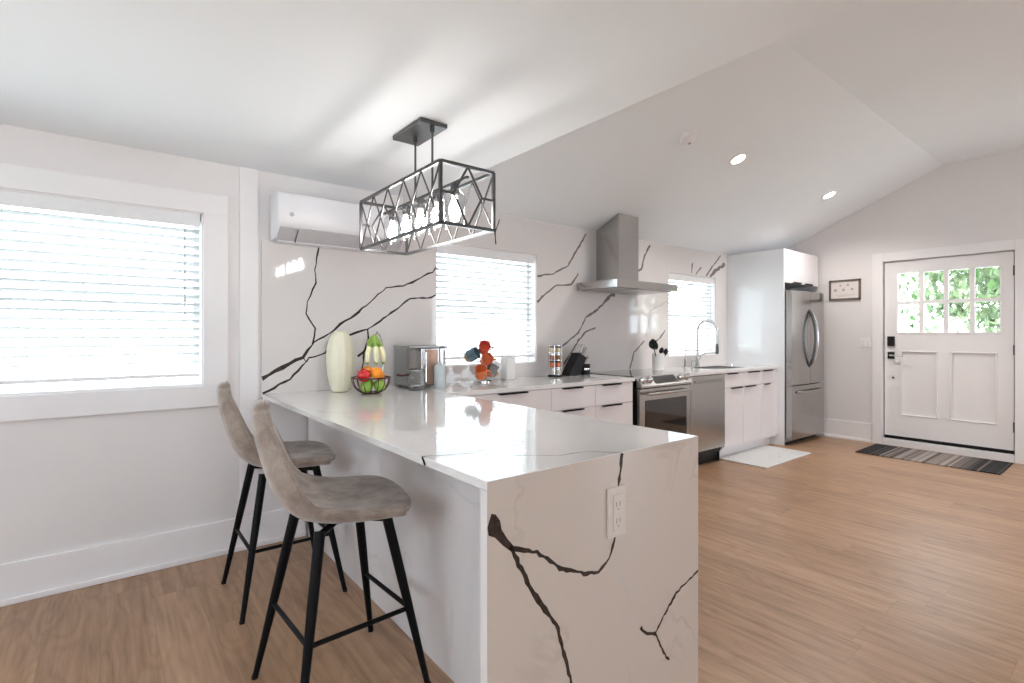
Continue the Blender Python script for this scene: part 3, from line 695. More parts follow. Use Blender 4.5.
# range hood
hd = thing('range_hood', 'stainless steel chimney hood above the range', 'range hood', (3.15, -.25, 1.69))
hx0, hx1 = 2.715, 3.61
b = MB().box(hx0, hx1, -.50, -.012, 1.70, 1.768, 'steel', .002); b.ob('canopy', hd)
b = MB(); a0, a1, c0, c1 = hx0+.02, hx1-.02, 2.985, 3.275
b.add([(a0, -.48, 1.7685), (a1, -.48, 1.7685), (a1, -.012, 1.7685), (a0, -.012, 1.7685), (c0, -.30, 1.86), (c1, -.30, 1.86), (c1, -.012, 1.86), (c0, -.012, 1.86)],
      [(0, 1, 5, 4), (1, 2, 6, 5), (2, 3, 7, 6), (3, 0, 4, 7), (4, 5, 6, 7), (3, 2, 1, 0)], 'steel') if False else None
MB().box(c0-.012, c1+.012, -.305, -.012, 1.7685, 1.80, 'steel', .003).ob('collar', hd)
b = MB(); b.add([(c0, -.29, 1.80), (c1, -.29, 1.80), (c1, -.012, 1.80), (c0, -.012, 1.80), (c0, -.29, 2.415), (c1, -.29, 2.415), (c1, -.012, 2.294), (c0, -.012, 2.294)],
      [(0, 1, 5, 4), (1, 2, 6, 5), (2, 3, 7, 6), (3, 0, 4, 7), (4, 5, 6, 7), (3, 2, 1, 0)], 'steel'); b.ob('chimney', hd)
b = MB()
for i in range(3): b.box(hx0+.04+i*.275, hx0+.30+i*.275, -.46, -.05, 1.694, 1.6995, 'steel_d')
b.ob('grease_filter', hd)

# ------------------------------------------------------------------ tall panel, over-fridge cabinet, fridge
tag(MB().box(5.40, 5.422, -.704, -.001, 0, 2.283, 'panel', .0015).ob('tall_panel'), 'tall glossy white panel standing on the left side of the fridge', 'panel')
oc = thing('upper_cabinet', 'white two door cabinet above the fridge', 'cabinet', (5.9, -.35, 1.9))
MB().box(5.424, 6.352, -.68, -.012, 1.90, 2.283, 'cab').ob('carcass', oc)
for a, c, h0, h1 in ((5.424, 5.888, 5.62, 5.83), (5.888, 6.352, 5.95, 6.16)):
    f = MB().box(a+.0015, c-.0015, -.702, -.681, 1.892, 2.283, 'cab', .002).ob('door', oc)
    MB().box(h0, h1, -.722, -.7025, 1.893, 1.900, 'black', .001).box(h0, h1, -.722, -.718, 1.893, 1.910, 'black', .001).ob('handle', f)
fr = thing('refrigerator', 'stainless french door fridge between tall panel and entry wall', 'fridge', (5.88, -.35, 0))
fx0, fx1 = 5.44, 6.335
MB().box(fx0, fx1, -.70, -.05, .03, 1.79, 'steel_d', .004).ob('body', fr)
def bowed(x0, x1, z0, z1, name, xb0=fx0, xb1=fx1, y0=-.702, y1=-.775, bow=.02):
    N = 10; vs = []
    for z in (z0, z1):
        for i in range(N+1):
            x = x0+(x1-x0)*i/N; u = (x-(xb0+xb1)/2)/((xb1-xb0)/2); vs.append((x, y1-bow*(1-u*u), z))
        for i in range(N, -1, -1): vs.append((x0+(x1-x0)*i/N, y0, z))
    K = 2*(N+1); fs = [(i, (i+1) % K, K+(i+1) % K, K+i) for i in range(K)]+[tuple(range(K))[::-1], tuple(range(K, 2*K))]
    b = MB(); b.add(vs, fs, 'steel'); return b.ob(name, fr, smooth=30, recalc=True)
xm = 5.888
dl = bowed(fx0, xm-.003, .70, 1.80, 'door'); drr = bowed(xm+.003, fx1, .70, 1.80, 'door'); fz = bowed(fx0, fx1, .07, .688, 'freezer_drawer')
def bow_handle(x, par, m):
    pts = []
    for i in range(15):
        t = i/14; z = .90+.68*t; y = -.79-.075*math.sin(math.pi*t)**.7; pts.append((x, y, z))
    MB().tube(pts, .014, m, 12).ob('handle', par, smooth=True)
bow_handle(xm-.032, dl, 'gun'); bow_handle(xm+.034, drr, 'chrome')  # matching handles; dark and bright reflections put into their metal colours
hpts = [(fx0+.10+(fx1-fx0-.2)*i/14, -.785-.05*math.sin(math.pi*i/14)**.5, .615) for i in range(15)]
MB().tube(hpts, .013, 'steel', 12).ob('handle', fz, smooth=True)
MB().box(fx0+.02, fx1-.02, -.69, -.2, 0, .029, 'blackpl').ob('base_grille', fr)

# ------------------------------------------------------------------ air conditioner
ac = thing('split_air_conditioner', 'white wall mounted air conditioner between large window and pendant lamp', 'air conditioner', (.46, -.1, 1.85))
x0, x1 = .05, .87
pr = [(-.013, 1.862), (-.013, 2.135), (-.165, 2.135), (-.195, 2.125), (-.205, 2.09), (-.203, 1.955), (-.185, 1.93), (-.105, 1.865)]
vs = [(x, y, z) for x in (x0, x1) for (y, z) in pr]; K = len(pr)
b = MB(); b.add(vs, [(i, (i+1) % K, K+(i+1) % K, K+i) for i in range(K)]+[tuple(range(K))[::-1], tuple(range(K, 2*K))], 'ac'); b.ob('housing', ac, smooth=35, recalc=True)
MB(Matrix.Translation((0, -.146, 1.893)) @ Matrix.Rotation(math.radians(-40), 4, 'X')).box(x0+.014, x1-.014, -.052, .052, -.006, .004, 'acgrey', .002).ob('louver', ac)
MB().box(x0+.02, x1-.02, -.10, -.016, 1.850, 1.8615, 'ac', .003).ob('bottom_tray', ac)
MB().tube([(.125, -.2035, 2.00), (.125, -.2075, 2.00)], .013, 'acgrey', 18).ob('sensor', ac)
MB(Matrix.Translation((.165, -.151, 1.888)) @ Matrix.Rotation(math.radians(-40), 4, 'X')).box(-.0025, .0025, -.05, .05, -.010, -.0065, 'gun').ob('louver_hinge', ac)

# ------------------------------------------------------------------ linear pendant
pd = thing('linear_pendant_lamp', 'black cage linear pendant lamp with lit bulbs over the peninsula', 'pendant lamp', (.465, -1.17, ZC))
x0, x1, y0, y1, z0, z1 = .332, .60, -1.588, -.750, 1.742, 1.995
MB().box(.392, .536, -1.305, -1.01, 2.264, 2.2845, 'gun', .003).ob('canopy', pd)
b = MB(); t = .0065
for x in (x0, x1):
    for y in (y0, y1): b.box(x-t, x+t, y-t, y+t, z0, z1, 'gun')
    for z in (z0, z1): b.box(x-t, x+t, y0, y1, z-t, z+t, 'gun')
for y in (y0, y1):
    for z in (z0, z1): b.box(x0, x1, y-t, y+t, z-t, z+t, 'gun')
b.ob('cage_frame', pd)
b = MB(); r = .0038
for y in (y0, y1):
    b = MB(); xc = (x0+x1)/2; zc = (z0+z1)/2+.005; xa, xb = x0+.062, x1-.062
    for p, q in (((xc, z1), (xa, zc)), ((xa, zc), (xc, z0)), ((xc, z0), (xb, zc)), ((xb, zc), (xc, z1)), ((x0, zc), (xa, zc)), ((xb, zc), (x1, zc))): b.tube([(p[0], y, p[1]), (q[0], y, q[1])], .0052, 'gun', 6)
    b.ob('end_lattice', pd)
b = MB(); n_ = 5; st_ = (y1-y0)/n_; zc = (z0+z1)/2
for x in (x0, x1):
    b = MB()
    for i in range(n_):
        ya = y0+i*st_; ym = ya+st_/2; yb = ya+st_
        for (p, q) in (((ya, z0), (yb, z1)), ((yb, z0), (ya, z1))): b.tube([(x, p[0], p[1]), (x, q[0], q[1])], r, 'gun', 6)
    b.ob('side_lattice', pd)
for y in (-1.115, -1.285): MB().tube([(.465, y, 2.262), (.465, y, 1.955)], .0055, 'gun', 8).tube([(.465, y, 2.262), (.465, y, 2.235)], .011, 'gun', 10).ob('rod', pd)
b = MB().box(.459, .471, y0, y1, 1.945, 1.957, 'gun'); b.ob('lamp_bar', pd)
for i in range(5):
    y = -1.17+(i-2)*.157
    MB().lathe([(.020, 1.945), (.020, 1.90), (.016, 1.893)], 'gun', (.465, y, 0), 16).ob('socket', pd)
    g = MB(); g.lathe([(.022, 1.925), (.046, 1.905), (.046, 1.775)], 'shade', (.465, y, 0), 24)
    g.f = g.f[:-2]; g.m = g.m[:-2]; g.ob('glass_shade', pd, smooth=True)
    MB().lathe([(.010, 1.893), (.013, 1.875), (.024, 1.845), (.026, 1.825), (.018, 1.803), (0, 1.798)], 'bulb', (.465, y, 0), 16).ob('bulb', pd, smooth=True)

# recessed lights and smoke alarm on the slope
SL = math.atan(.437)
def on_slope(x, y): return Matrix.Translation((x, y, 2.29-.437*y)) @ Matrix.Rotation(-SL, 4, 'X')
def flat_at(x, y, z): return Matrix.Translation((x, y, z))
def downlight(T, label, x, y, z, power=78):
    r_ = thing('recessed_light', label, 'ceiling light', (x, y, z), 'round recessed ceiling lights')
    MB(T).lathe([(.058, -.006), (.078, -.006), (.083, -.0005), (.058, -.0005)], 'trim', seg=32, caps=False).ob('trim_ring', r_, smooth=True)
    MB(T).lathe([(0, -.0045), (.0575, -.0045), (.0575, -.0005)], 'led', seg=32).ob('lens', r_)
    l = bpy.data.lights.new('downlight', 'SPOT'); l.energy = power; l.spot_size = math.radians(150); l.spot_blend = .8; l.shadow_soft_size = .05; l.color = (1, .94, .88)
    lo = bpy.data.objects.new('downlight', l); p = T @ Vector((0, 0, -.02)); lo.location = p; COL.objects.link(lo)
    lo.parent = r_; lo.matrix_parent_inverse = Matrix.Translation(r_.location).inverted()
downlight(on_slope(3.518, -1.155), 'lit round recessed light on the slope nearer the range hood', 3.518, -1.155, 2.79)
downlight(on_slope(5.414, -1.17), 'lit round recessed light on the slope nearer the entry wall', 5.414, -1.17, 2.80)
for (x, y) in ((3.5, -4.6), (5.4, -4.6)): downlight(flat_at(x, y, ZR), 'unseen recessed light added to the raised ceiling behind the camera', x, y, ZR)  # unseen row assumed beyond the frame, added to light the kitchen
for (x, y) in ((-1.6, -5.0), (-.2, -5.0)): downlight(flat_at(x, y, ZC), 'unseen recessed light added to the lower ceiling behind the camera', x, y, ZC, 14)  # more unseen lamps, added as weak fill light
T = on_slope(2.745, -1.16)
sm = thing('smoke_alarm', 'white round smoke alarm on the sloped ceiling left of the lit lights', 'smoke alarm', (2.745, -1.16, 2.797))
MB(T).lathe([(.070, -.0005), (.070, -.012), (.062, -.016)], 'trim', seg=32).ob('mounting_plate', sm, smooth=True)
MB(T).lathe([(.060, -.0165), (.058, -.034), (.044, -.044), (0, -.046)], 'trim', seg=32).ob('cover', sm, smooth=True)
MB(T @ Matrix.Translation((.02, .01, 0))).lathe([(.012, -.0465), (.012, -.049), (0, -.049)], 'grey', seg=14).ob('test_button', sm)

# ------------------------------------------------------------------ entry door
D = bpy.data.objects.new('door_1', None); COL.objects.link(D); D.location = (X1, -1.94, .09); struct(D, 'white entry door with eight small panes and black lock', 'door')
ys, ye, dz0, dz1 = -1.396, -2.486, .116, 2.122; xf = X1+.012   # face
def dbox(y0_, y1_, z0_, z1_, xa=xf, xb=xf+.042, m='trim', b=0): return (xa, xb, y0_, y1_, z0_, z1_, m, b)
gy0, gy1, gz0, gz1 = -1.523, -2.385, 1.312, 1.985
py = [(-1.545, -1.885), (-1.995, -2.365)]; pz0, pz1 = .36, 1.10
b = MB()
holed(b, ye, ys, dz0, dz1, [(gy1, gy0, gz0, gz1), (py[0][1], py[0][0], pz0, pz1), (py[1][1], py[1][0], pz0, pz1)], lambda bb, a, c, d, e, m: bb.box(xf, xf+.042, a, c, d, e, m) if e > d else None, 'trim')
for (a, c) in py:
    b.box(xf+.014, xf+.034, c, a, pz0, pz1, 'trim')                     # recessed field
    for (y0_, y1_, z0_, z1_) in ((c, a, pz0, pz0+.012), (c, a, pz1-.012, pz1), (c, c+.012, pz0, pz1), (a-.012, a, pz0, pz1)):
        b.box(xf-.008, xf+.012, y0_, y1_, z0_, z1_, 'trim', .004)
# raised apron under the glass
b.ob('door_slab', D)
b = MB()
for i in range(1, 4):
    y = gy0+(gy1-gy0)*i/4; b.box(xf+.002, xf+.036, y-.021, y+.021, gz0, gz1, 'trim')
zmid = (gz0+gz1)/2; b.box(xf+.003, xf+.036, gy1, gy0, zmid-.018, zmid+.018, 'trim')
for (y0_, y1_, z0_, z1_) in ((gy1-.02, gy0+.02, gz0-.02, gz0), (gy1-.02, gy0+.02, gz1, gz1+.02), (gy1-.02, gy1, gz0, gz1), (gy0, gy0+.02, gz0, gz1)): b.box(xf-.006, xf+.002, y0_, y1_, z0_, z1_, 'trim', .002)
b.ob('muntin_grid', D)
MB().box(xf+.018, xf+.022, gy1, gy0, gz0, gz1, 'glass').ob('door_pane', D)
b = MB().box(xf-.022, xf-.0005, -1.495, -1.425, 1.150, 1.265, 'blackpl', .004); b.ob('keypad_lock', D)
b = MB().box(xf-.016, xf-.0005, -1.492, -1.427, 1.005, 1.085, 'blackpl', .003).tube([(xf-.05, -1.46, 1.045), (xf-.012, -1.46, 1.045)], .012, 'blackpl', 12)
b.tube([(xf-.05, -1.455, 1.045), (xf-.05, -1.585, 1.043)], .008, 'chrome', 10); b.ob('door_lever', D)
MB().tube([(xf-.008, -1.478, .79), (xf-.0005, -1.478, .79)], .012, 'chrome', 14).ob('lower_latch', D)
for z in (1.93, 1.13, .35):
    MB().box(xf-.008, xf+.004, ye-.012, ye+.004, z-.05, z+.05, 'gun').tube([(xf-.008, ye-.006, z-.05), (xf-.008, ye-.006, z+.05)], .006, 'gun', 8).ob('hinge', D)
MB().box(xf+.002, xf+.04, ye, ys, dz0-.035, dz0-.0005, 'blackpl').ob('door_sweep', D)
b = MB()
cw = .105
b.box(X1-.022, X1-.0005, DY0, DY0+cw, 0, DZ1+cw, 'trim', .003).box(X1-.022, X1-.0005, DY1-cw, DY1, 0, DZ1+cw, 'trim', .003).box(X1-.022, X1-.0005, DY1, DY0, DZ1, DZ1+cw, 'trim', .003)
struct(b.ob('trim_2'), 'flat white casing around the entry door', 'door casing')
b = MB().box(X1-.018, X1+.14, DY1+.002, DY0-.002, 0, .078, 'trim', .003); struct(b.ob('trim_3'), 'white raised threshold board below the entry door', 'threshold')
b = MB().box(X1+.0565, X1+.13, DY0-.030, DY0-.0005, .08, DZ1, 'trim').box(X1+.0565, X1+.13, DY1, DY0, .079, .12, 'trim').box(X1+.0565, X1+.13, DY1+.0005, DY1+.030, .08, DZ1, 'trim').box(X1+.0565, X1+.13, DY1+.01, DY0-.01, DZ1-.030, DZ1-.0005, 'trim'); struct(b.ob('trim_4'))  # filler behind the door gaps, added to stop light leaking in

# light switch and framed picture
sw = MB().box(X1-.007, X1-.0008, -1.268, -1.150, 1.128, 1.245, 'trim', .003).ob('light_switch'); tag(sw, 'white double light switch plate left of the entry door', 'light switch')
for y in (-1.235, -1.183): MB().box(X1-.012, X1-.0075, y-.016, y+.016, 1.155, 1.22, 'white', .002).ob('rocker', sw)
pic = thing('framed_picture', 'small dark framed picture on the wall beside the fridge', 'picture', (X1, -.99, 1.84))
b = MB(); ya, yb, za, zb_ = -1.160, -.815, 1.712, 1.962; f = .022
for (p, q, r_, s_) in ((ya, yb, za, za+f), (ya, yb, zb_-f, zb_), (ya, ya+f, za, zb_), (yb-f, yb, za, zb_)): b.box(X1-.024, X1-.001, p, q, r_, s_, 'framewood', .002)
b.ob('picture_frame', pic)
b = MB().box(X1-.012, X1-.004, ya+f, yb-f, za+f, zb_-f, 'paper')
for (y, z, s_) in ((-.885, 1.835, .020), (-.975, 1.838, .017), (-1.068, 1.842, .016), (-.94, 1.892, .013), (-1.022, 1.897, .016)):
    for k in range(6):
        a = k*math.pi/3; b.tube([(X1-.0135, y+math.cos(a)*s_*.55, z+math.sin(a)*s_*.55), (X1-.0121, y+math.cos(a)*s_*.55, z+math.sin(a)*s_*.55)], s_*.38, 'grey', 8)
for z, wd in ((1.775, .22), (1.760, .16)): 
    n_ = int(wd/.012)
    for k in range(n_): b.box(X1-.0128, X1-.0121, -.9875-wd/2+k*.012, -.9875-wd/2+k*.012+.008, z-.0022, z+.0022, 'grey')
b.ob('print', pic)

# mats
o = MB().box(-.335, .335, -.58, .58, 0, .009, 'stripes', .003).ob('door_mat'); o.location = (6.005, -1.915, .0005); tag(o, 'black and grey striped door mat in front of the entry door', 'mat')
b = MB().box(-.505, .505, -.255, .255, 0, .012, 'rugmarble', .004)
rf = lambda a, c, o_: (a, c, .012+o_)
o = b.ob('kitchen_mat'); o.location = (4.715, -.815, .0005); tag(o, 'white marble patterned mat on the floor by the sink cabinet', 'mat')

# ------------------------------------------------------------------ things on the peninsula and counters
ZT = .9205
va = MB().lathe([(.045, 0), (.058, .006), (.075, .05), (.092, .12), (.097, .20), (.092, .28), (.076, .34), (.055, .365), (.042, .375), (.046, .385), (.040, .384), (.034, .36), (0, .30)], 'vase', (0, 0, 0), 48, star=(12, .022)).ob('vase', smooth=True)
va.scale = (.9, .9, 1.0); va.location = (.43, -.165, ZT); tag(va, 'tall cream ribbed vase against the backsplash', 'vase')

fc = Vector((.540, -.39, ZT))
fb = thing('fruit_basket', 'dark wire fruit basket with hook holding apples and oranges', 'fruit basket', fc)
b = MB()
for k in range(16):
    a = 2*math.pi*k/16; pts = []
    for i in range(7):
        t = i/6; rr = .048+.067*math.sin(t*math.pi/2); zz_ = .006+.092*t**1.6; pts.append(fc+Vector((rr*math.cos(a), rr*math.sin(a), zz_)))
    b.tube(pts, .0026, 'maroon', 5)
b.ob('wire_bowl', fb, smooth=True)
ring = lambda r_, z, n_=32: [fc+Vector((r_*math.cos(2*math.pi*k/n_), r_*math.sin(2*math.pi*k/n_), z)) for k in range(n_)]
MB().tube(ring(.116, .099), .0045, 'maroon', 8, closed=True).ob('rim', fb, smooth=True)
MB().tube(ring(.048, .005), .004, 'maroon', 8, closed=True).ob('foot_ring', fb, smooth=True)
hk = [fc+Vector(p) for p in ((.10, .055, .098), (.108, .062, .2), (.10, .06, .31), (.075, .05, .365), (.045, .035, .37), (.03, .028, .352))]
MB().tube(hk, .0038, 'chrome', 8).ob('hook', fb, smooth=True)
def fruit(name, p, r_, m, lab, cat, grp=None, stem=True):
    o = MB().lathe([(0, -r_*.86), (r_*.35, -r_*.93), (r_*.75, -r_*.66), (r_, -.02*r_), (r_*.86, r_*.55), (r_*.45, r_*.88), (r_*.15, r_*.84), (0, r_*.76)], m, seg=20)
    o = o.ob(name, smooth=True); o.location = fc+Vector(p); o.rotation_euler = (random.uniform(-.3, .3), random.uniform(-.3, .3), 0); tag(o, lab, cat, grp)
    if stem: LMB().tube([(0, 0, r_*.76), (.003, 0, r_*1.1)], .0015, 'bark', 5).ob('stem', o)
fruit('apple', (-.062, -.036, .118), .041, 'red', 'red apple at the left of the basket', 'apple')
fruit('orange', (.018, -.040, .128), .038, 'orange', 'bright orange at the front middle of the basket', 'orange', None, False)
fruit('orange', (-.010, .035, .135), .035, 'orange', 'orange behind the front orange, topmost in the basket', 'orange', None, False)
fruit('orange', (.062, .018, .108), .034, 'orange', 'orange at the right side below the bananas', 'orange', None, False)
fruit('apple', (-.042, -.030, .048), .038, 'green', 'green apple low in the basket at the left', 'apple')
fruit('apple', (.044, -.028, .048), .038, 'green', 'green apple low in the basket at the right', 'apple')
fruit('apple', (0, .046, .054), .036, 'green', 'green apple low in the basket behind the others', 'apple')
bn = thing('banana_bunch', 'bunch of pale green tipped bananas hanging over the fruit basket', 'bananas', fc+Vector((.03, .028, .35)))
for k in range(5):
    a = math.radians(-150+k*52); pts = []; rs = []
    for i in range(10):
        t = i/9; out = .012+.052*math.sin(t*math.pi*.62); z = .352-.012-.165*t
        pts.append(fc+Vector((.03+out*math.cos(a), .028+out*math.sin(a), z))); rs.append([.006, .009, .013, .016, .017, .017, .016, .014, .009, .004][i])
    bb = MB(); bb.tube(pts[:4], rs[:4], 'bangreen', 8); bb.tube(pts[3:9], rs[3:9], 'banana', 8); bb.tube(pts[8:], rs[8:], 'bangreen', 8); bb.ob('banana', bn, smooth=True)
MB().lathe([(.004, .366), (.020, .352), (.040, .325), (.046, .308), (.036, .306)], 'bangreen', fc+Vector((.03, .028, 0)), 12).ob('crown', bn, smooth=True)

# stainless countertop oven and its neighbours
ov = thing('toaster_oven', 'shiny steel and glass countertop oven right of the fruit', 'toaster oven', (.96, -.2, ZT))
ox0, ox1, oy0, oy1, oz0, oz1 = .85, 1.135, -.30, -.06, ZT+.012, 1.205
MB().box(ox0+.09, ox1, oy0+.012, oy1, oz0, oz1-.012, 'steel', .006).box(ox0, ox0+.0898, oy0+.012, oy1, oz0, oz0+.012, 'steel_d').ob('body', ov)
MB().box(ox0, ox0+.004, oy0+.012, oy1, oz0+.0125, oz1-.012, 'jarglass').ob('glass_side', ov)
MB().box(ox0-.004, ox1+.004, oy0, oy1+.002, oz1-.0115, oz1+.004, 'steel_d', .003).ob('lid', ov)
MB().box(ox0+.001, ox0+.089, oy0+.004, oy0+.0115, oz0+.02, oz1-.03, 'jarglass', .001).ob('glass_window', ov)
MB().box(ox0+.125, ox0+.215, oy0+.003, oy0+.0115, oz0+.01, oz1-.025, 'warmbrown', .001).ob('reflection_plate', ov)  # brown reflection in the steel front, put on as a coloured plate
MB().box(ox0+.27, ox1-.01, oy0+.004, oy0+.0115, oz0+.02, oz1-.03, 'steel_d', .001).ob('control_panel', ov)
MB().tube([(ox0+.115, oy0-.012, oz0+.03), (ox0+.115, oy0-.012, oz1-.04)], .005, 'chrome', 8).ob('handle', ov)
for x in (ox0+.03, ox1-.03):
    for y in (oy0+.04, oy1-.03): MB().tube([(x, y, ZT), (x, y, oz0)], .01, 'blackpl', 8).ob('foot', ov)
pt = thing('glass_measuring_pot', 'small glass pot with dark handle in front of the steel oven', 'pot', (.84, -.375, ZT))
c = (.86, -.37, ZT)
MB().lathe([(.050, .004), (.056, .02), (.056, .12), (.060, .125)], 'jarglass', c, 24).ob('glass_body', pt, smooth=True)
MB().lathe([(.0, .1255), (.061, .1255), (.061, .133), (.01, .142), (0, .143)], 'steel_d', c, 24).ob('lid', pt, smooth=True)
MB().lathe([(0, 0), (.052, 0), (.052, .0035)], 'blackpl', c, 24).ob('base', pt)
MB().tube([(c[0]-.056, c[1], ZT+.10), (c[0]-.11, c[1]-.0, ZT+.098), (c[0]-.14, c[1], ZT+.105)], .0065, 'maroon', 8).ob('handle', pt, smooth=True)
pb = thing('pump_bottle', 'pale blue grey bottle with thin tube in front of the oven at its right', 'bottle', (1.07, -.35, ZT))
c = (1.045, -.355, ZT)
MB().lathe([(.0, 0), (.038, 0), (.040, .01), (.040, .13), (.034, .155), (.014, .165), (.012, .178)], 'paleblue', c, 20).ob('bottle_body', pb, smooth=True)
MB().tube([(c[0], c[1], ZT+.178), (c[0], c[1], ZT+.275), (c[0]+.02, c[1]-.01, ZT+.282)], .004, 'gun', 8).ob('pump', pb, smooth=True)

# mug tree
mt = thing('mug_tree', 'clear wire mug tree on the counter before the middle window', 'mug tree', (1.60, -.17, ZT))
mc = Vector((1.545, -.17, ZT))
MB().lathe([(0, 0), (.062, 0), (.062, .008), (.05, .012), (0, .012)], 'chrome', mc, 24).ob('base', mt, smooth=True)
MB().tube([mc+Vector((0, 0, .01)), mc+Vector((0, 0, .30))], .0045, 'chrome', 8).ob('post', mt)
hooks = []
def mug(p, axis, m1, m2, lab, grp=None):
    # axis: direction the open mouth looks
    z = Vector(axis).normalized(); T = Matrix.Translation(mc+Vector(p)) @ z.to_track_quat('Z', 'Y').to_matrix().to_4x4()
    r_ = thing('mug', lab, 'mug', mc+Vector(p)); h = .102; R_ = .046
    MB(T).lathe([(0, 0), (.030, 0), (.036, .006), (R_, .03)], m2, seg=22).ob('mug_foot', r_, smooth=True)
    b = MB(T); b.lathe([(R_, .0302), (R_, h), (R_-.004, h), (R_-.005, .034), (0, .032)], m1, seg=22); b.f = [f for f in b.f if len(f) < 20]; b.m = b.m[:len(b.f)]; b.ob('mug_wall', r_, smooth=True)
    MB(T).tube([(R_-.001, 0, .078), (R_+.022, 0, .072), (R_+.028, 0, .05), (R_+.018, 0, .028), (R_-.001, 0, .024)], .0055, m1, 8).ob('handle', r_, smooth=True)
    hooks.append(Vector(p)+T.to_3x3() @ Vector((R_+.01, 0, .05)))
mug((-.180, -.02, .190), (.45, -.75, .40), 'teal', 'tan', 'slate blue and tan mug, upper left on the mug tree')
mug((-.035, -.03, .240), (-.35, -.80, .40), 'rosered', 'rosered', 'coral red mug at the top of the mug tree')
mug((-.030, -.05, .165), (-.35, -.85, .20), 'orangeglaze', 'orangeglaze', 'orange red mug just under the coral mug')
mug((-.090, -.095, .040), (-.35, -.45, .60), 'orangeglaze', 'tan', 'rusty orange mug low at the left of the mug tree')
mug((-.010, -.06, .050), (.35, -.25, .75), 'greyglaze', 'warmbrown', 'dark grey mug with brown foot low on the mug tree')
mug((.085, .02, .05), (.6, .2, .6), 'white', 'tan', 'white mug at the back right of the mug tree')
b = MB()
for hpt in hooks:
    b.tube([mc+Vector((0, 0, max(.05, hpt.z+.03))), mc+hpt*.6+Vector((0, 0, .02)), mc+hpt], .0028, 'chrome', 6)
b.ob('hooks', mt, smooth=True)

o = MB().box(1.765, 1.86, -.17, -.085, ZT, ZT+.185, 'white', .008).ob('storage_canister'); tag(o, 'plain white square canister right of the mug tree', 'canister')
MB().box(1.763, 1.862, -.172, -.083, ZT+.1855, ZT+.20, 'trim', .004).ob('lid', o)

# spice carousel
sc_ = thing('spice_carousel', 'black based chrome spice carousel left of the knife block', 'spice rack', (2.32, -.14, ZT))
cc_ = Vector((2.32, -.14, ZT))
MB().lathe([(0, 0), (.062, 0), (.062, .012), (.05, .018), (0, .018)], 'blackpl', cc_, 24).ob('base', sc_, smooth=True)
b = MB().tube([cc_+Vector((0, 0, .018)), cc_+Vector((0, 0, .285))], .006, 'chrome', 8)
for k in range(4):
    a = math.pi/4+k*math.pi/2; b.tube([cc_+Vector((.058*math.cos(a), .058*math.sin(a), .018)), cc_+Vector((.058*math.cos(a), .058*math.sin(a), .268))], .0025, 'chrome', 6)
b.ob('post', sc_)
b = MB()
for z in (.018, .0815, .145, .2085, .268): b.lathe([(.006, z), (.059, z), (.059, z+.002), (.006, z+.002)], 'chrome', cc_, 20)
b.ob('shelf', sc_)
rows = [('salt', 'white', 'bottom'), ('paprika', 'paprika red', 'second lowest'), ('brown', 'cream and brown', 'second highest'), ('cream', 'cream', 'top')]
for ri, (mm, cn, pos) in enumerate(rows):
    proto = None
    for k in range(4):
        a = k*math.pi/2+.3; p = cc_+Vector((.034*math.cos(a), .034*math.sin(a), .0205+.0635*ri))
        if proto is None:
            proto = thing('spice_jar', 'small glass jar of %s spice in the %s tier of the carousel' % (cn, pos), 'spice jar', p, 'spice jars in the %s tier' % pos)
            LMB().lathe([(0, 0), (.018, 0), (.018, .036), (.016, .038)], mm, seg=14).ob('jar_body', proto, smooth=True)
            LMB().lathe([(.0, .0385), (.017, .0385), (.017, .052), (0, .052)], 'gun' if ri % 2 else 'chrome', seg=14).ob('lid', proto, smooth=True)
        else: dup(proto, None, p)

# knife block with knives, dark jar
kb = thing('knife_block', 'slanted black knife block beside the spice carousel', 'knife block', (2.52, -.15, ZT))
ky = -.20
T = Matrix.Translation((2.46, -.13, ZT))
pr = [(0, 0), (.13, 0), (.215, .155), (.125, .20), (.0, .02)]
b = MB(T); vs = [(x, y, z) for y in (-.05, .05) for (x, z) in pr]; K = 5
b.add(vs, [(i, (i+1) % K, K+(i+1) % K, K+i) for i in range(K)]+[tuple(range(K))[::-1], tuple(range(K, 2*K))], 'blackpl'); b.ob('block_body', kb, recalc=True)
MB(T).box(.0, .16, -.052, .052, -.0002, .006, 'blackpl').ob('block_foot', kb)
dirn = Vector((.50, 0, .87)); dirn.normalize()
for i, (u, yy, L_) in enumerate([(.25, -.03, .10), (.25, .0, .11), (.25, .03, .10), (.7, -.03, .085), (.7, .0, .09), (.7, .03, .08)]):
    p0 = Vector((2.46+.125+(.09)*u, -.13+yy, ZT+.20-.045*u)); p0 += dirn*.001
    kn = thing('kitchen_knife', 'silver handled kitchen knife stored in the black knife block', 'knife', p0, 'silver handled knives in the block')
    MB().tube([p0, p0+dirn*.012], .006, 'steel_d', 8).ob('bolster', kn)
    MB().tube([p0+dirn*.0122, p0+dirn*(L_*.5), p0+dirn*L_], [.008, .0095, .011], 'chrome', 8).ob('handle', kn, smooth=True)
uj = thing('dark_utensil_jar', 'small black jar tucked right of the knife block', 'jar', (2.71, -.12, ZT))
jc = Vector((2.70, -.14, ZT))
b = MB(); b.lathe([(0, 0), (.042, 0), (.044, .01), (.044, .095), (.040, .095), (.038, .012), (0, .01)], 'blackpl', jc, 22); b.ob('jar_body', uj, smooth=True)
MB().lathe([(.0443, .04), (.0448, .042), (.0448, .058), (.0443, .06)], 'chrome', jc, 22).ob('band', uj, smooth=True)
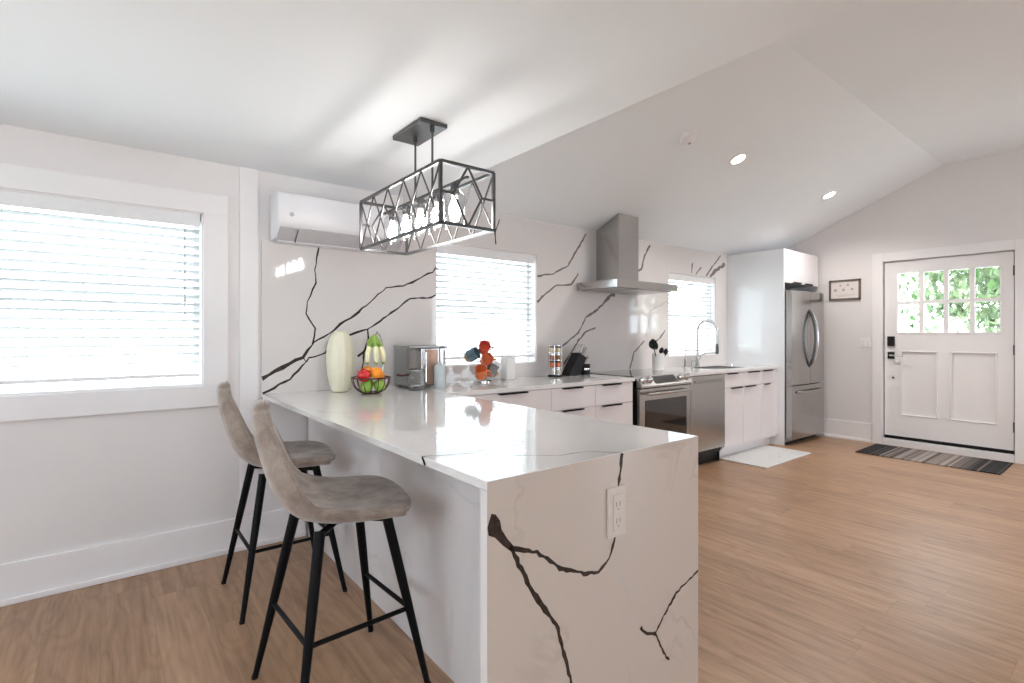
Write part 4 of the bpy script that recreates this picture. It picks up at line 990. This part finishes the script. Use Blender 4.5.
for k, (a, l_) in enumerate(((.3, .17), (2.2, .16))):
    p0 = jc+Vector((.015*math.cos(a), .015*math.sin(a), .012)); p1 = jc+Vector((.034*math.cos(a), .034*math.sin(a), l_*.8))
    w_ = thing('peeler' if k else 'metal_spoon', ('short black peeler' if k else 'short steel spoon')+' standing in the small black jar', 'utensil', p0)
    MB().tube([p0, p1], .003, 'gun' if k else 'chrome', 6).ob('handle', w_)
    MB().tube([p1, p1+Vector((.006, 0, .015)), p1+Vector((.01, 0, .035))], [.006, .013, .006], 'blackpl' if k else 'chrome', 8).ob('head', w_, smooth=True)

# utensil crock
cr_ = MB().lathe([(0, 0), (.058, 0), (.062, .01), (.062, .17), (.057, .17), (.055, .012), (0, .010)], 'white', (0, 0, 0), 28).ob('utensil_crock', smooth=True)
cx, cy = 3.715, -.20
cr_.location = (cx, cy, ZT); tag(cr_, 'white round crock of black utensils between range and sink', 'crock')
def utensil(name, lab, base, top, kind):
    p0 = Vector((cx+base[0], cy+base[1], ZT+.012)); p1 = Vector((cx+top[0], cy+top[1], ZT+top[2])); d = (p1-p0).normalized()
    r_ = thing(name, lab, 'utensil', p0); MB().tube([p0, p1], .005, 'blackpl', 8).ob('handle', r_)
    if kind == 'ladle':
        MB().lathe([(0, -.044), (.03, -.04), (.052, -.016), (.058, .008), (.053, .008), (.026, -.030), (0, -.036)], 'blackpl', p1+Vector((0, 0, .03)), 20, T=Matrix.Rotation(1.2, 3, 'X')).ob('bowl', r_, smooth=True)
        MB().tube([p1-d*.01, p1+d*.02+Vector((0, .02, .0))], .008, 'blackpl', 8).ob('neck', r_)
    else:
        n_ = 8; pts = [p1+d*.075*i/n_ for i in range(n_+1)]; MB().tube(pts, [.005, .014, .02, .023, .024, .023, .020, .014, .004], 'blackpl', 10).ob('head', r_, smooth=True)
utensil('ladle', 'large black ladle leaning left in the white crock', (.01, 0), (-.105, -.02, .235), 'ladle')
utensil('slotted_spoon', 'black spoon leaning right in the white crock, tallest on that side', (-.01, .03), (.075, .03, .165), 'spoon')
utensil('cooking_spoon', 'short black spoon low at the front of the white crock', (.02, -.02), (.045, -.045, .150), 'spoon')

# ------------------------------------------------------------------ outdoors
o = MB().box(-30, 40, -30, 30, -.30, -.25, 'bounceground').ob('ground'); struct(o, 'pale ground outside, toned to bounce daylight indoors', 'ground')
o = MB().box(X1+T_+.001, X1+2.2, -3.4, -.4, -.249, -.02, 'paving').ob('porch_slab'); struct(o)
def tree(x, y, h, r_, n_, seed, lab, lm='leaf', zlo=.2):
    rd = random.Random(seed); t = thing('tree', lab, 'tree', (x, y, -.25), 'leafy trees outside the entry door')
    b = MB().tube([(x, y, -.25), (x+.05, y+.04, h*.4), (x-.04, y, h*.75)], [.13, .10, .05], 'bark', 10)
    for k in range(6):
        a = rd.uniform(0, 6.28); z = h*rd.uniform(.3, .7); b.tube([(x, y, z), (x+math.cos(a)*r_*.6, y+math.sin(a)*r_*.6, z+h*.2)], [.04, .012], 'bark', 6)
    b.ob('trunk', t)
    cl = [(Vector((x+rd.gauss(0, r_*.45), y+rd.gauss(0, r_*.5), rd.uniform(zlo, h))), rd.uniform(.25, .6)) for _ in range(26)]
    b = MB(); vs = []; fs = []
    for i in range(n_):
        c_, rr = rd.choice(cl); p = c_+Vector((rd.gauss(0, 1), rd.gauss(0, 1), rd.gauss(0, 1)))*rr*.55
        s_ = rd.uniform(.05, .11); R_ = Euler((rd.uniform(0, 6.28), rd.uniform(0, 6.28), rd.uniform(0, 6.28))).to_matrix()
        k = len(vs); vs += [p+R_ @ Vector(q) for q in ((-s_, 0, 0), (0, -s_*.5, .01), (s_, 0, 0), (0, s_*.5, .01))]; fs.append((k, k+1, k+2, k+3))
    b.add(vs, fs, lm); b.ob('foliage', t)
tree(9.4, .7, 4.2, 1.2, 8000, 1, 'mid green leafy tree seen through the left door panes')
tree(12.6, -1.6, 4.6, 1.2, 6500, 2, 'pale leafy tree seen through the middle door panes', 'leafpale')
tree(9.6, -3.3, 4.4, 1.2, 8000, 3, 'green leafy tree seen through the right door panes')
